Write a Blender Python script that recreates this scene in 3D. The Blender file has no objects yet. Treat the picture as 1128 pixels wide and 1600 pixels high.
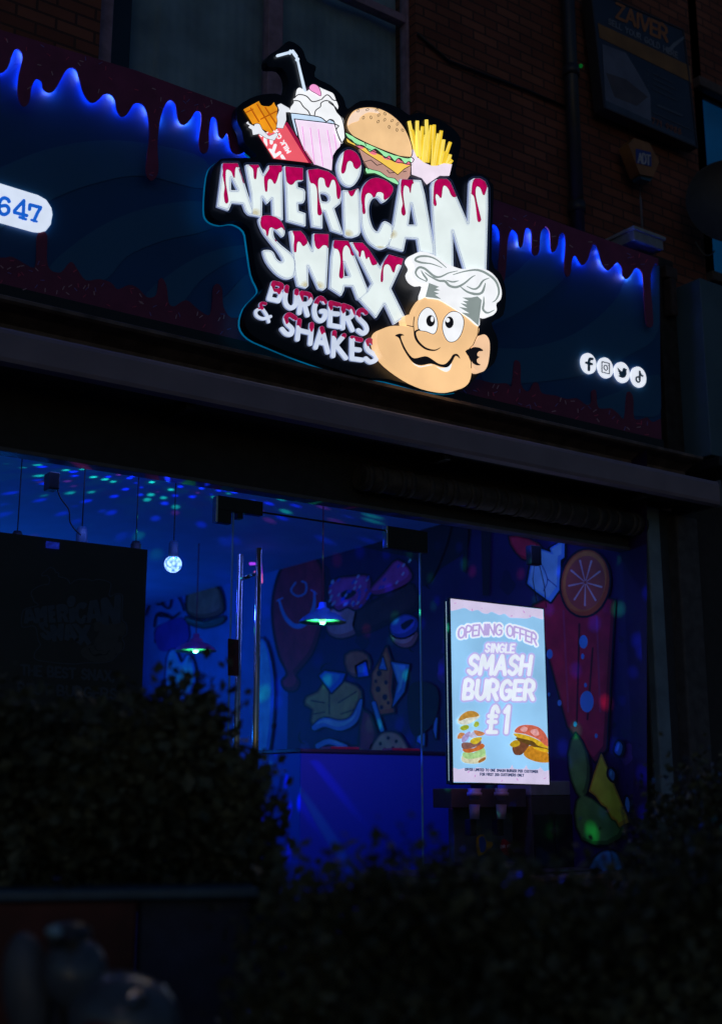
import bpy, bmesh, math, random
import numpy as np
from mathutils import Vector, Matrix
rad = math.radians
SC = bpy.context.scene
COL = SC.collection
random.seed(7)

# ------------------------------------------------------------------ camera
CAMZ = 1.3
YAW, PITCH, FPX = rad(55.0), math.atan(435/1900), 1900.0
CAM = Vector((0, -5.8, CAMZ))
FWD = Vector((math.cos(PITCH)*math.cos(YAW), math.cos(PITCH)*math.sin(YAW), math.sin(PITCH)))
RIGHT = Vector((math.sin(YAW), -math.cos(YAW), 0))
UP = RIGHT.cross(FWD)
cd = bpy.data.cameras.new('camera'); cam = bpy.data.objects.new('camera', cd); COL.objects.link(cam)
cd.sensor_fit = 'VERTICAL'; cd.sensor_height = 36; cd.sensor_width = 25.35; cd.lens = FPX/1600*36
cd.clip_start = .05; cd.clip_end = 500
cam.matrix_world = Matrix(((RIGHT.x, UP.x, -FWD.x, CAM.x), (RIGHT.y, UP.y, -FWD.y, CAM.y), (RIGHT.z, UP.z, -FWD.z, CAM.z), (0, 0, 0, 1)))
cd.dof.use_dof = True; cd.dof.focus_distance = 7.0; cd.dof.aperture_fstop = 1.35
SC.camera = cam

# ------------------------------------------------------------------ world, moonlight, exposure
w = bpy.data.worlds.new('World'); SC.world = w; w.use_nodes = True
nt = w.node_tree; nt.nodes.clear()
sky = nt.nodes.new('ShaderNodeTexSky'); sky.sky_type = 'NISHITA'; sky.sun_disc = False
sky.sun_elevation = rad(9.0); sky.sun_rotation = rad(215); sky.air_density = 1.6; sky.ozone_density = 4
bg = nt.nodes.new('ShaderNodeBackground'); bg.inputs[1].default_value = 0.021
wo = nt.nodes.new('ShaderNodeOutputWorld')
tint = nt.nodes.new('ShaderNodeMix'); tint.data_type = 'RGBA'; tint.blend_type = 'MULTIPLY'; tint.inputs[0].default_value = 1; tint.inputs[7].default_value = (.62, .85, 1.35, 1)
nt.links.new(sky.outputs[0], tint.inputs[6]); nt.links.new(tint.outputs[2], bg.inputs[0]); nt.links.new(bg.outputs[0], wo.inputs[0])
sd = bpy.data.lights.new('dusk_sun', 'SUN'); sd.energy = 0.010; sd.angle = rad(12); sd.color = (1, .78, .85)
so = bpy.data.objects.new('dusk_sun', sd); COL.objects.link(so); so.rotation_euler = (rad(52), 0, rad(-38))
SC.view_settings.view_transform = 'Standard'; SC.view_settings.look = 'None'
SC.view_settings.exposure = 0; SC.view_settings.gamma = 1
SC.cycles.max_bounces = 5; SC.cycles.transparent_max_bounces = 16
SC.cycles.sample_clamp_indirect = 1.5

# ------------------------------------------------------------------ object helpers
def tag(o, label=None, cat=None, group=None, kind=None):
    if label: o['label'] = label
    if cat: o['category'] = cat
    if group: o['group'] = group
    if kind: o['kind'] = kind
    return o
def thing(name, label, cat, mw=None, group=None, loc=None):
    o = bpy.data.objects.new(name, None); COL.objects.link(o); o.empty_display_size = .1
    if mw is not None: o.matrix_world = mw
    if loc is not None: o.matrix_world = Matrix.Translation(Vector(loc))
    o['_mw'] = 1; MW[o.name] = (mw.copy() if mw is not None else Matrix.Translation(Vector(loc)) if loc is not None else Matrix.Identity(4))
    del o['_mw']
    return tag(o, label, cat, group)
MW = {}
def attach(name, me, mw, parent=None):
    """link mesh me whose coordinates are local to mw"""
    n = len(me.vertices)
    if n:
        co = np.empty(n*3); me.vertices.foreach_get('co', co); co = co.reshape(-1, 3)
        c = (co.min(0)+co.max(0))/2
        me.transform(Matrix.Translation(-Vector(c))); mw = mw @ Matrix.Translation(Vector(c))
    me.name = name
    o = bpy.data.objects.new(name, me); COL.objects.link(o)
    MW[o.name] = mw.copy()
    if parent is not None:
        o.parent = parent
        o.matrix_parent_inverse = Matrix.Identity(4)
        o.matrix_basis = MW[parent.name].inverted() @ mw
    else: o.matrix_world = mw
    return o
def setmat(me, m):
    me.materials.clear(); me.materials.append(m)
class MB:
    def __init__(s): s.bm = bmesh.new()
    def box(s, x0, x1, y0, y1, z0, z1, bev=0):
        b = bmesh.new(); bmesh.ops.create_cube(b, size=1)
        for v in b.verts:
            v.co = Vector(((x0+x1)/2+v.co.x*(x1-x0), (y0+y1)/2+v.co.y*(y1-y0), (z0+z1)/2+v.co.z*(z1-z0)))
        if bev: bmesh.ops.bevel(b, geom=b.edges[:], offset=bev, segments=2, affect='EDGES', profile=.5)
        me = bpy.data.meshes.new('t'); b.to_mesh(me); b.free(); s.bm.from_mesh(me); bpy.data.meshes.remove(me); return s
    def tube(s, pts, r, seg=10, cap=True):
        pts = [Vector(p) for p in pts]; rings = []
        rr = r if isinstance(r, (list, tuple)) else [r]*len(pts)
        for i, p in enumerate(pts):
            d = (pts[min(i+1, len(pts)-1)]-pts[max(i-1, 0)]).normalized()
            a = d.cross(Vector((0, 0, 1)))
            if a.length < 1e-3: a = d.cross(Vector((1, 0, 0)))
            a.normalize(); b = d.cross(a)
            rings.append([s.bm.verts.new(p+(a*math.cos(t)+b*math.sin(t))*rr[i]) for t in [2*math.pi*k/seg for k in range(seg)]])
        for i in range(len(rings)-1):
            for k in range(seg):
                s.bm.faces.new((rings[i][k], rings[i][(k+1) % seg], rings[i+1][(k+1) % seg], rings[i+1][k])).smooth = True
        if cap: s.bm.faces.new(rings[0][::-1]); s.bm.faces.new(rings[-1])
        return s
    def lathe(s, c, prof, seg=32, ax='z'):
        c = Vector(c); rings = []
        for (r, h) in prof:
            ring = []
            for k in range(seg):
                t = 2*math.pi*k/seg; x, y = r*math.cos(t), r*math.sin(t)
                v = Vector((x, y, h)) if ax == 'z' else (Vector((x, h, y)) if ax == 'y' else Vector((h, x, y)))
                ring.append(s.bm.verts.new(c+v))
            rings.append(ring)
        for i in range(len(rings)-1):
            for k in range(seg):
                s.bm.faces.new((rings[i][k], rings[i][(k+1) % seg], rings[i+1][(k+1) % seg], rings[i+1][k])).smooth = True
        return s
    def prism(s, pts, y0, y1, fn):
        """pts 2D, fn(a,b,t)->world"""
        A = [s.bm.verts.new(fn(a, b, y0)) for a, b in pts]; B = [s.bm.verts.new(fn(a, b, y1)) for a, b in pts]
        s.bm.faces.new(A); s.bm.faces.new(B[::-1])
        for i in range(len(pts)):
            j = (i+1) % len(pts); s.bm.faces.new((A[j], A[i], B[i], B[j]))
        return s
    def blob(s, c, r, sub=2, jit=0, sc=(1, 1, 1), rot=None):
        b = bmesh.new(); bmesh.ops.create_icosphere(b, subdivisions=sub, radius=1)
        for v in b.verts:
            n = v.co*(1+random.uniform(-jit, jit)); n = Vector((n.x*sc[0], n.y*sc[1], n.z*sc[2]))*r
            if rot: n = rot @ n
            v.co = Vector(c)+n
        for f in b.faces: f.smooth = True
        me = bpy.data.meshes.new('t'); b.to_mesh(me); b.free(); s.bm.from_mesh(me); bpy.data.meshes.remove(me); return s
    def build(s, name, m, parent=None, mw=None):
        bmesh.ops.recalc_face_normals(s.bm, faces=s.bm.faces[:])
        me = bpy.data.meshes.new(name); s.bm.to_mesh(me); s.bm.free(); setmat(me, m)
        return attach(name, me, mw or Matrix.Identity(4), parent)

# ------------------------------------------------------------------ materials
def lin(c):
    f = lambda x: x/12.92 if x <= .04045 else ((x+.055)/1.055)**2.4
    return tuple(f(v/255) for v in c)
MATS = {}
def pmat(name, col, rough=.6, metal=0, spec=.5, var=.15, scale=14, bump=.15, col2=None, coat=0):
    if name in MATS: return MATS[name]
    m = bpy.data.materials.new(name); m.use_nodes = True; t = m.node_tree; b = t.nodes['Principled BSDF']
    tc = t.nodes.new('ShaderNodeTexCoord'); n = t.nodes.new('ShaderNodeTexNoise'); n.inputs['Scale'].default_value = scale
    n.inputs['Detail'].default_value = 6
    t.links.new(tc.outputs['Object'], n.inputs['Vector'])
    r = t.nodes.new('ShaderNodeValToRGB'); r.color_ramp.elements[0].position = .3; r.color_ramp.elements[1].position = .7
    c2 = col2 or tuple(min(1, v*(1+var)) for v in col)
    r.color_ramp.elements[0].color = (*[v*(1-var) for v in col], 1); r.color_ramp.elements[1].color = (*c2, 1)
    t.links.new(n.outputs[0], r.inputs[0]); t.links.new(r.outputs[0], b.inputs['Base Color'])
    b.inputs['Roughness'].default_value = rough; b.inputs['Metallic'].default_value = metal
    b.inputs['Specular IOR Level'].default_value = spec; b.inputs['Coat Weight'].default_value = coat
    if bump:
        bp = t.nodes.new('ShaderNodeBump'); bp.inputs['Strength'].default_value = bump; bp.inputs['Distance'].default_value = .01
        t.links.new(n.outputs[0], bp.inputs['Height']); t.links.new(bp.outputs[0], b.inputs['Normal'])
    MATS[name] = m; return m
def emat(name, rgb, s=1.0, light=False, var=.06, scale=9, lum=None):
    """backlit translucent print; rgb is sRGB 0..255"""
    if name in MATS: return MATS[name]
    m = bpy.data.materials.new(name); m.use_nodes = True; t = m.node_tree; b = t.nodes['Principled BSDF']
    c = lum or lin(rgb); b.inputs['Base Color'].default_value = (*[min(.6, v*.6+.02) for v in c], 1)
    b.inputs['Roughness'].default_value = .35
    tc = t.nodes.new('ShaderNodeTexCoord'); n = t.nodes.new('ShaderNodeTexNoise'); n.inputs['Scale'].default_value = scale
    n.inputs['Detail'].default_value = 4
    t.links.new(tc.outputs['Object'], n.inputs['Vector'])
    mr = t.nodes.new('ShaderNodeMapRange'); mr.inputs[1].default_value = .3; mr.inputs[2].default_value = .7
    mr.inputs[3].default_value = s*(1-var*1.6); mr.inputs[4].default_value = s*(1+var*.5)
    t.links.new(n.outputs[0], mr.inputs[0]); t.links.new(mr.outputs[0], b.inputs['Emission Strength'])
    b.inputs['Emission Color'].default_value = (*c, 1)
    m.cycles.emission_sampling = 'FRONT_BACK' if light else 'NONE'
    MATS[name] = m; return m

# ------------------------------------------------------------------ planes
class Plane:
    def __init__(s, o, u, v):
        s.o, s.u, s.v = Vector(o), Vector(u).normalized(), Vector(v).normalized(); s.n = s.u.cross(s.v)
        n = s.n
        s.mw = Matrix(((s.u.x, s.v.x, n.x, s.o.x), (s.u.y, s.v.y, n.y, s.o.y), (s.u.z, s.v.z, n.z, s.o.z), (0, 0, 0, 1)))
    def P(s, px, py, c=0.0):
        d = FWD*FPX+RIGHT*(px-564)+UP*(800-py)
        q = s.o+s.n*c; t = (q-CAM).dot(s.n)/d.dot(s.n); h = CAM+d*t-s.o
        return h.dot(s.u), h.dot(s.v)
    def W(s, px, py, c=0.0):
        a, b = s.P(px, py, c); return s.o+s.u*a+s.v*b+s.n*c
FACADE = Plane((0, 0, 0), (1, 0, 0), (0, 0, 1))           # outward normal is -Y
def WY(px, py, y): return FACADE.W(px, py, -y)
def WD(px, py, depth):                                      # point at horizontal depth
    d = FWD*FPX+RIGHT*(px-564)+UP*(800-py); h = Vector((math.cos(YAW), math.sin(YAW), 0))
    return CAM+d*(depth/d.dot(h))

# ------------------------------------------------------------------ outlines: signed distance shapes -> contour -> mesh
def T(z, pts):
    x0, y0, s = z; return [(x0+p[0]/s, y0+p[1]/s) for p in pts]
def smooth(pts, n=6, closed=True):
    out = []; L = len(pts)
    for i in range(L if closed else L-1):
        g = (lambda k: pts[k % L]) if closed else (lambda k: pts[max(0, min(L-1, k))])
        p0, p1, p2, p3 = g(i-1), g(i), g(i+1), g(i+2)
        for k in range(n):
            t = k/n; t2, t3 = t*t, t*t*t
            out.append(tuple(.5*((2*p1[j])+(-p0[j]+p2[j])*t+(2*p0[j]-5*p1[j]+4*p2[j]-p3[j])*t2+(-p0[j]+3*p1[j]-3*p2[j]+p3[j])*t3) for j in (0, 1)))
    if not closed: out.append(pts[-1])
    return out
class S:
    def __init__(s, f, bb): s.f, s.bb = f, bb
def poly(pts, sm=0, r=0):
    if sm: pts = smooth(pts, sm)
    A = np.array(pts, float)
    def f(X, Y):
        d = np.full(X.shape, 1e18); ins = np.zeros(X.shape, bool); n = len(A)
        for i in range(n):
            x1, y1 = A[i]; x2, y2 = A[(i+1) % n]; ex, ey = x2-x1, y2-y1; L = ex*ex+ey*ey+1e-12
            t = np.clip(((X-x1)*ex+(Y-y1)*ey)/L, 0, 1)
            d = np.minimum(d, (X-x1-t*ex)**2+(Y-y1-t*ey)**2)
            if y1 != y2:
                c = ((y1 > Y) != (y2 > Y)) & (X < (x2-x1)*(Y-y1)/(y2-y1)+x1); ins ^= c
        d = np.sqrt(d); return np.where(ins, -d, d)-r
    return S(f, (A[:, 0].min()-r, A[:, 1].min()-r, A[:, 0].max()+r, A[:, 1].max()+r))
def stroke(pts, w, sm=0):
    if sm and len(pts) > 2: pts = smooth(pts, sm, False)
    A = np.array(pts, float); n = len(A)
    W = np.interp(np.linspace(0, 1, n), np.linspace(0, 1, len(w)), w) if isinstance(w, (list, tuple)) else np.full(n, w)
    def f(X, Y):
        d = np.full(X.shape, 1e9)
        for i in range(max(1, n-1)):
            j = min(i+1, n-1)
            x1, y1 = A[i]; x2, y2 = A[j]; ex, ey = x2-x1, y2-y1; L = ex*ex+ey*ey+1e-12
            t = np.clip(((X-x1)*ex+(Y-y1)*ey)/L, 0, 1)
            d = np.minimum(d, np.hypot(X-x1-t*ex, Y-y1-t*ey)-(W[i]*(1-t)+W[j]*t))
        return d
    m = float(max(W)); return S(f, (A[:, 0].min()-m, A[:, 1].min()-m, A[:, 0].max()+m, A[:, 1].max()+m))
def ell(cx, cy, rx, ry, rot=0):
    return poly([(cx+rx*math.cos(t)*math.cos(rot)-ry*math.sin(t)*math.sin(rot), cy+rx*math.cos(t)*math.sin(rot)+ry*math.sin(t)*math.cos(rot)) for t in [2*math.pi*k/28 for k in range(28)]])
def U(*a):
    a = [x for x in a if x]
    def f(X, Y):
        if X.ndim != 2: return np.minimum.reduce([q.f(X, Y) for q in a])
        d = np.full(X.shape, 40.0); xs, ys = X[0, :], Y[:, 0]; m = 34
        for s_ in a:
            x0, y0, x1, y1 = s_.bb
            i0, i1 = np.searchsorted(ys, y0-m), np.searchsorted(ys, y1+m); j0, j1 = np.searchsorted(xs, x0-m), np.searchsorted(xs, x1+m)
            if i1 > i0 and j1 > j0:
                d[i0:i1, j0:j1] = np.minimum(d[i0:i1, j0:j1], s_.f(X[i0:i1, j0:j1], Y[i0:i1, j0:j1]))
        return d
    return S(f, (min(x.bb[0] for x in a), min(x.bb[1] for x in a), max(x.bb[2] for x in a), max(x.bb[3] for x in a)))
def I(a, b):
    return S(lambda X, Y: np.maximum(a.f(X, Y), b.f(X, Y)), (max(a.bb[0], b.bb[0]), max(a.bb[1], b.bb[1]), min(a.bb[2], b.bb[2]), min(a.bb[3], b.bb[3])))
def Dif(a, b): return S(lambda X, Y: np.maximum(a.f(X, Y), -b.f(X, Y)), a.bb)
def off(a, r): return S(lambda X, Y: a.f(X, Y)-r, (a.bb[0]-r, a.bb[1]-r, a.bb[2]+r, a.bb[3]+r))
def ring(a, inset, w): # line of half width w, centred inset inside the outline
    return S(lambda X, Y: np.abs(a.f(X, Y)+inset)-w, (a.bb[0]-w, a.bb[1]-w, a.bb[2]+w, a.bb[3]+w))
def contours(s, step):
    x0, y0, x1, y1 = s.bb; x0 -= 2*step; y0 -= 2*step; x1 += 2*step; y1 += 2*step
    nx, ny = int((x1-x0)/step)+2, int((y1-y0)/step)+2
    if nx < 2 or ny < 2: return []
    X, Y = np.meshgrid(x0+np.arange(nx)*step, y0+np.arange(ny)*step)
    F = s.f(X, Y); F[np.abs(F) < 1e-6] = 1e-6
    F[0, :] = F[-1, :] = 1; F[:, 0] = F[:, -1] = 1
    N = F < 0
    case = N[:-1, :-1]*1+N[:-1, 1:]*2+N[1:, 1:]*4+N[1:, :-1]*8
    ys, xs = np.nonzero((case > 0) & (case < 15))
    TBL = {1: [(3, 0)], 2: [(0, 1)], 3: [(3, 1)], 4: [(1, 2)], 5: [(3, 0), (1, 2)], 6: [(0, 2)], 7: [(3, 2)], 8: [(2, 3)], 9: [(2, 0)],
           10: [(0, 1), (2, 3)], 11: [(2, 1)], 12: [(1, 3)], 13: [(1, 0)], 14: [(0, 3)]}
    nxt = {}; pt = {}
    def edge(i, j, e):
        if e == 0: a, b = (i, j), (i, j+1)
        elif e == 1: a, b = (i, j+1), (i+1, j+1)
        elif e == 2: a, b = (i+1, j), (i+1, j+1)
        else: a, b = (i, j), (i+1, j)
        k = (a, b)
        if k not in pt:
            fa, fb = F[a], F[b]; t = fa/(fa-fb)
            pt[k] = (x0+step*(a[1]+(b[1]-a[1])*t), y0+step*(a[0]+(b[0]-a[0])*t))
        return k
    for i, j in zip(ys.tolist(), xs.tolist()):
        for a, b in TBL[int(case[i, j])]: nxt[edge(i, j, a)] = edge(i, j, b)
    loops = []; seen = set()
    for k0 in list(nxt):
        if k0 in seen: continue
        L = []; k = k0
        while k not in seen and k in nxt: seen.add(k); L.append(pt[k]); k = nxt[k]
        if len(L) > 3: loops.append(L)
    return [q for q in (simplify(l, step*.14) for l in loops) if len(q) > 2]
def simplify(L, tol):
    def dp(a):
        st = [(0, len(a)-1)]; keep = {0, len(a)-1}
        A = np.array(a)
        while st:
            i, j = st.pop()
            if j <= i+1: continue
            p, q = A[i], A[j]; d = q-p; n = math.hypot(*d)
            m = A[i+1:j]
            e = np.abs(d[0]*(m[:, 1]-p[1])-d[1]*(m[:, 0]-p[0]))/n if n > 1e-9 else np.hypot(m[:, 0]-p[0], m[:, 1]-p[1])
            k = int(e.argmax())
            if e[k] > tol: k += i+1; keep.add(k); st += [(i, k), (k, j)]
        return [a[i] for i in sorted(keep)]
    h = len(L)//2; return dp(L[:h+1])[:-1]+dp(L[h:]+[L[0]])[:-1]
def fill_mesh(loops2d, z0, z1, m, bevel=0):
    cu = bpy.data.curves.new('c', 'CURVE'); cu.dimensions = '2D'; cu.fill_mode = 'BOTH'
    ex = (z1-z0)/2; cu.extrude = max(0, ex-bevel); cu.bevel_depth = bevel; cu.bevel_resolution = 1
    if bevel: cu.offset = -bevel
    for L in loops2d:
        sp = cu.splines.new('POLY'); sp.points.add(len(L)-1)
        for k, (a, b) in enumerate(L): sp.points[k].co = (a, b, 0, 1)
        sp.use_cyclic_u = True
    ob = bpy.data.objects.new('c', cu); me = bpy.data.meshes.new_from_object(ob)
    bpy.data.objects.remove(ob); bpy.data.curves.remove(cu)
    me.transform(Matrix.Translation((0, 0, (z0+z1)/2))); setmat(me, m)
    return me
def art(name, shape, pl, c, th, m, parent=None, step=1.0, bevel=0, label=None, ct=None):
    """traced outline raised on plane pl: front face at height c, thickness th"""
    loops = shape if isinstance(shape, list) else contours(shape, step)
    if not loops: print('EMPTY', name); return None
    L2 = [[pl.P(x, y, c if ct is None else ct) for x, y in l] for l in loops]
    me = fill_mesh(L2, c-th, c, m, bevel)
    o = attach(name, me, pl.mw, parent)
    if label: o['label'] = label
    return o

# ------------------------------------------------------------------ stroke lettering
G = {'A': (.8, [[(0, 0), (.4, 1), (.8, 0)], [(.15, .33), (.65, .33)]]), 'B': (.7, [[(0, 0), (0, 1), (.5, .95), (.55, .7), (.4, .53), (0, .5)], [(.4, .53), (.68, .35), (.6, .06), (0, 0)]]),
     'C': (.7, [[(.7, .82), (.45, 1), (.12, .85), (0, .5), (.12, .15), (.45, 0), (.7, .18)]]), 'D': (.7, [[(0, 0), (0, 1), (.45, .93), (.68, .5), (.45, .07), (0, 0)]]),
     'E': (.6, [[(.6, 1), (0, 1), (0, 0), (.6, 0)], [(0, .5), (.5, .5)]]), 'F': (.6, [[(.6, 1), (0, 1), (0, 0)], [(0, .5), (.5, .5)]]),
     'G': (.75, [[(.7, .82), (.42, 1), (.12, .85), (0, .5), (.12, .15), (.42, 0), (.72, .15), (.72, .45), (.45, .45)]]), 'H': (.7, [[(0, 0), (0, 1)], [(.7, 0), (.7, 1)], [(0, .5), (.7, .5)]]),
     'I': (.12, [[(.06, 0), (.06, 1)]]), 'K': (.7, [[(0, 0), (0, 1)], [(.65, 1), (.05, .45), (.7, 0)]]), 'L': (.55, [[(0, 1), (0, 0), (.55, 0)]]),
     'M': (.9, [[(0, 0), (.08, 1), (.45, .35), (.82, 1), (.9, 0)]]), 'N': (.72, [[(0, 0), (0, 1), (.72, 0), (.72, 1)]]), 'O': (.8, [[(.4, 1), (.1, .85), (0, .5), (.1, .15), (.4, 0), (.7, .15), (.8, .5), (.7, .85), (.4, 1)]]),
     'P': (.65, [[(0, 0), (0, 1), (.5, .95), (.62, .72), (.5, .48), (0, .45)]]), 'R': (.7, [[(0, 0), (0, 1), (.5, .95), (.62, .72), (.5, .5), (0, .46)], [(.3, .47), (.68, 0)]]),
     'S': (.62, [[(.6, .85), (.32, 1), (.05, .8), (.12, .58), (.5, .42), (.6, .2), (.3, 0), (0, .15)]]), 'T': (.7, [[(0, 1), (.7, 1)], [(.35, 1), (.35, 0)]]), 'U': (.7, [[(0, 1), (.02, .25), (.35, 0), (.68, .25), (.7, 1)]]),
     'V': (.75, [[(0, 1), (.37, 0), (.75, 1)]]), 'W': (1., [[(0, 1), (.25, 0), (.5, .65), (.75, 0), (1, 1)]]), 'X': (.7, [[(0, 0), (.7, 1)], [(0, 1), (.7, 0)]]), 'Y': (.7, [[(0, 1), (.35, .5), (.7, 1)], [(.35, .5), (.35, 0)]]),
     'Z': (.7, [[(0, 1), (.7, 1), (0, 0), (.7, 0)]]), 'J': (.5, [[(.5, 1), (.5, .2), (.25, 0), (0, .15)]]), '0': (.6, [[(.3, 1), (.05, .8), (0, .5), (.05, .2), (.3, 0), (.55, .2), (.6, .5), (.55, .8), (.3, 1)]]),
     '1': (.3, [[(0, .8), (.22, 1), (.22, 0)]]), '2': (.6, [[(0, .8), (.25, 1), (.55, .85), (.5, .55), (0, 0), (.6, 0)]]), '7': (.6, [[(0, 1), (.6, 1), (.2, 0)]]), '8': (.6, [[(.3, .52), (.05, .75), (.3, 1), (.55, .75), (.3, .52), (0, .25), (.3, 0), (.6, .25), (.3, .52)]]),
     '9': (.6, [[(.1, .05), (.45, .3), (.58, .75), (.3, 1), (.02, .75), (.2, .5), (.55, .6)]]), '4': (.6, [[(.45, 0), (.45, 1), (0, .35), (.6, .35)]]), '6': (.6, [[(.5, .95), (.12, .7), (0, .3), (.3, 0), (.58, .25), (.35, .52), (.03, .38)]]),
     '&': (.8, [[(.8, 0), (.15, .75), (.3, 1), (.5, .8), (.05, .35), (.2, 0), (.5, .05), (.75, .4)]]), ',': (.15, [[(.1, .1), (0, -.12)]]), '£': (.6, [[(.6, .8), (.4, 1), (.2, .8), (.2, .1), (0, 0), (.6, 0)], [(0, .62), (.5, .62)], [(0, .4), (.5, .4)]]), '-': (.4, [[(0, .45), (.4, .45)]]), ' ': (.35, [])}
def text(st, p0, p1, h, w, lean=0.0, arc=0.0, sp=.2, clipf=None):
    """stroke text from p0 to p1 (photo px, baseline), height h px, half stroke w"""
    tot = sum(G[c][0]+sp for c in st)-sp
    dx, dy = p1[0]-p0[0], p1[1]-p0[1]; x = 0; out = []
    for c in st:
        gw, pl = G[c]
        for L in pl:
            q = []
            for (a, b) in L:
                t = (x+a)/tot; q.append((p0[0]+dx*t+lean*b*h, p0[1]+dy*t-b*h-arc*math.sin(math.pi*t)))
            out.append(stroke(q, w, 3 if len(q) > 4 else 0))
        x += gw+sp
    return U(*out)

# ================================================================== BUILDING SHELL
XR = 6.29                                                    # inner side wall of the shop
ZC = CAMZ+2.18                                               # shop ceiling
ZFB = FACADE.P(516, 565, .15)[1]                             # fascia bottom
ca, sa = math.cos(rad(3.5)), math.sin(rad(3.5))
FAS = Plane((0, -.15, ZFB), (1, 0, 0), (0, -sa, ca))         # leaning fascia
ZW = FACADE.P(325, 760, 0)[1]                                # window head
def brick_mat():
    m = bpy.data.materials.new('brick'); m.use_nodes = True; t = m.node_tree; b = t.nodes['Principled BSDF']
    tc = t.nodes.new('ShaderNodeTexCoord'); mp = t.nodes.new('ShaderNodeMapping'); mp.inputs['Rotation'].default_value = (rad(90), 0, 0)
    t.links.new(tc.outputs['Object'], mp.inputs[0])
    br = t.nodes.new('ShaderNodeTexBrick'); br.inputs['Scale'].default_value = 1; br.inputs['Brick Width'].default_value = .225
    br.inputs['Row Height'].default_value = .075; br.inputs['Mortar Size'].default_value = .008
    br.inputs['Color1'].default_value = (.26, .085, .055, 1); br.inputs['Color2'].default_value = (.42, .15, .09, 1); br.inputs['Mortar'].default_value = (.12, .06, .05, 1)
    t.links.new(mp.outputs[0], br.inputs['Vector'])
    n = t.nodes.new('ShaderNodeTexNoise'); n.inputs['Scale'].default_value = 2.2; n.inputs['Detail'].default_value = 8; t.links.new(tc.outputs['Object'], n.inputs['Vector'])
    mx = t.nodes.new('ShaderNodeMix'); mx.data_type = 'RGBA'; mx.blend_type = 'MULTIPLY'; mx.inputs[0].default_value = .7
    t.links.new(br.outputs[0], mx.inputs[6]); t.links.new(n.outputs[0], mx.inputs[7]); t.links.new(mx.outputs[2], b.inputs['Base Color'])
    bp = t.nodes.new('ShaderNodeBump'); bp.inputs['Strength'].default_value = .4; bp.inputs['Distance'].default_value = .006; bp.invert = True
    t.links.new(br.outputs[1], bp.inputs['Height']); t.links.new(bp.outputs[0], b.inputs['Normal']); b.inputs['Roughness'].default_value = .85
    return m
M_BRICK = brick_mat()
def glass_mat(name, tint, refl):
    m = bpy.data.materials.new(name); m.use_nodes = True; t = m.node_tree; t.nodes.clear()
    tr = t.nodes.new('ShaderNodeBsdfTransparent'); tr.inputs[0].default_value = (*tint, 1)
    gl = t.nodes.new('ShaderNodeBsdfGlossy'); gl.inputs['Roughness'].default_value = .02
    fr0 = t.nodes.new('ShaderNodeFresnel'); fr0.inputs[0].default_value = refl; gm = t.nodes.new('ShaderNodeNewGeometry'); iv = t.nodes.new('ShaderNodeMath'); iv.operation = 'SUBTRACT'; iv.inputs[0].default_value = 1; fr = t.nodes.new('ShaderNodeMath'); fr.operation = 'MULTIPLY'
    t.links.new(gm.outputs['Backfacing'], iv.inputs[1]); t.links.new(fr0.outputs[0], fr.inputs[0]); t.links.new(iv.outputs[0], fr.inputs[1])
    mx = t.nodes.new('ShaderNodeMixShader'); o = t.nodes.new('ShaderNodeOutputMaterial')
    t.links.new(fr.outputs[0], mx.inputs[0]); t.links.new(tr.outputs[0], mx.inputs[1]); t.links.new(gl.outputs[0], mx.inputs[2]); t.links.new(mx.outputs[0], o.inputs[0])
    return m
M_GLASS = glass_mat('shop_glass', (.9, .95, .97), 1.3)
M_BLACK = pmat('black_paint', (.012, .012, .013), .45)
M_BLACKM = pmat('black_matt', (.04, .04, .043), .8)
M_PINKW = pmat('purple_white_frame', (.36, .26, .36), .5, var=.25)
M_STEEL = pmat('brushed_steel', (.5, .5, .52), .22, metal=1, bump=.03, scale=60)
M_DSTEEL = pmat('dark_steel', (.3, .3, .32), .28, metal=1, bump=.03)
M_GREY = pmat('grey_paint', (.20, .30, .40), .55, var=.25, scale=5)
M_PLASTER = pmat('render', (.3, .32, .36), .9, scale=5)

# ground
b = MB(); b.box(-60, 80, -40, -1.2, -.12, -.02); tag(b.build('road', pmat('asphalt', (.04, .04, .042), .75, scale=120, bump=.6)), kind='structure')
b = MB(); b.box(-60, 80, -3.9, 0, -.1, .1)
g = pmat('paving', (.11, .1, .1), .7, scale=30, bump=.4); tag(b.build('pavement', g), kind='structure')

# --- upper building
bd = thing('brick_building', 'dark red brick upper storey with tall sash windows above the lit shop sign', 'building', loc=(2, 0, 0))
# window openings (world x/z on wall face y=.05)
def XZ(px, py, y=.05): p = WY(px, py, y); return p.x, p.z
wx0, _ = XZ(156, 60); wx1, _ = XZ(650, 100); _, wz1 = XZ(600, -330); _, wz0 = XZ(400, 240)
xr_b = XZ(1100, 200)[0]
b = MB(); b.box(-8, wx0, .05, .4, 3.3, 9); b.box(wx1, xr_b, .05, .4, 3.3, 9); b.box(wx0, wx1, .05, .4, 3.3, wz0); b.box(wx0, wx1, .05, .4, wz1, 9)
b.build('wall', M_BRICK, bd)
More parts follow.
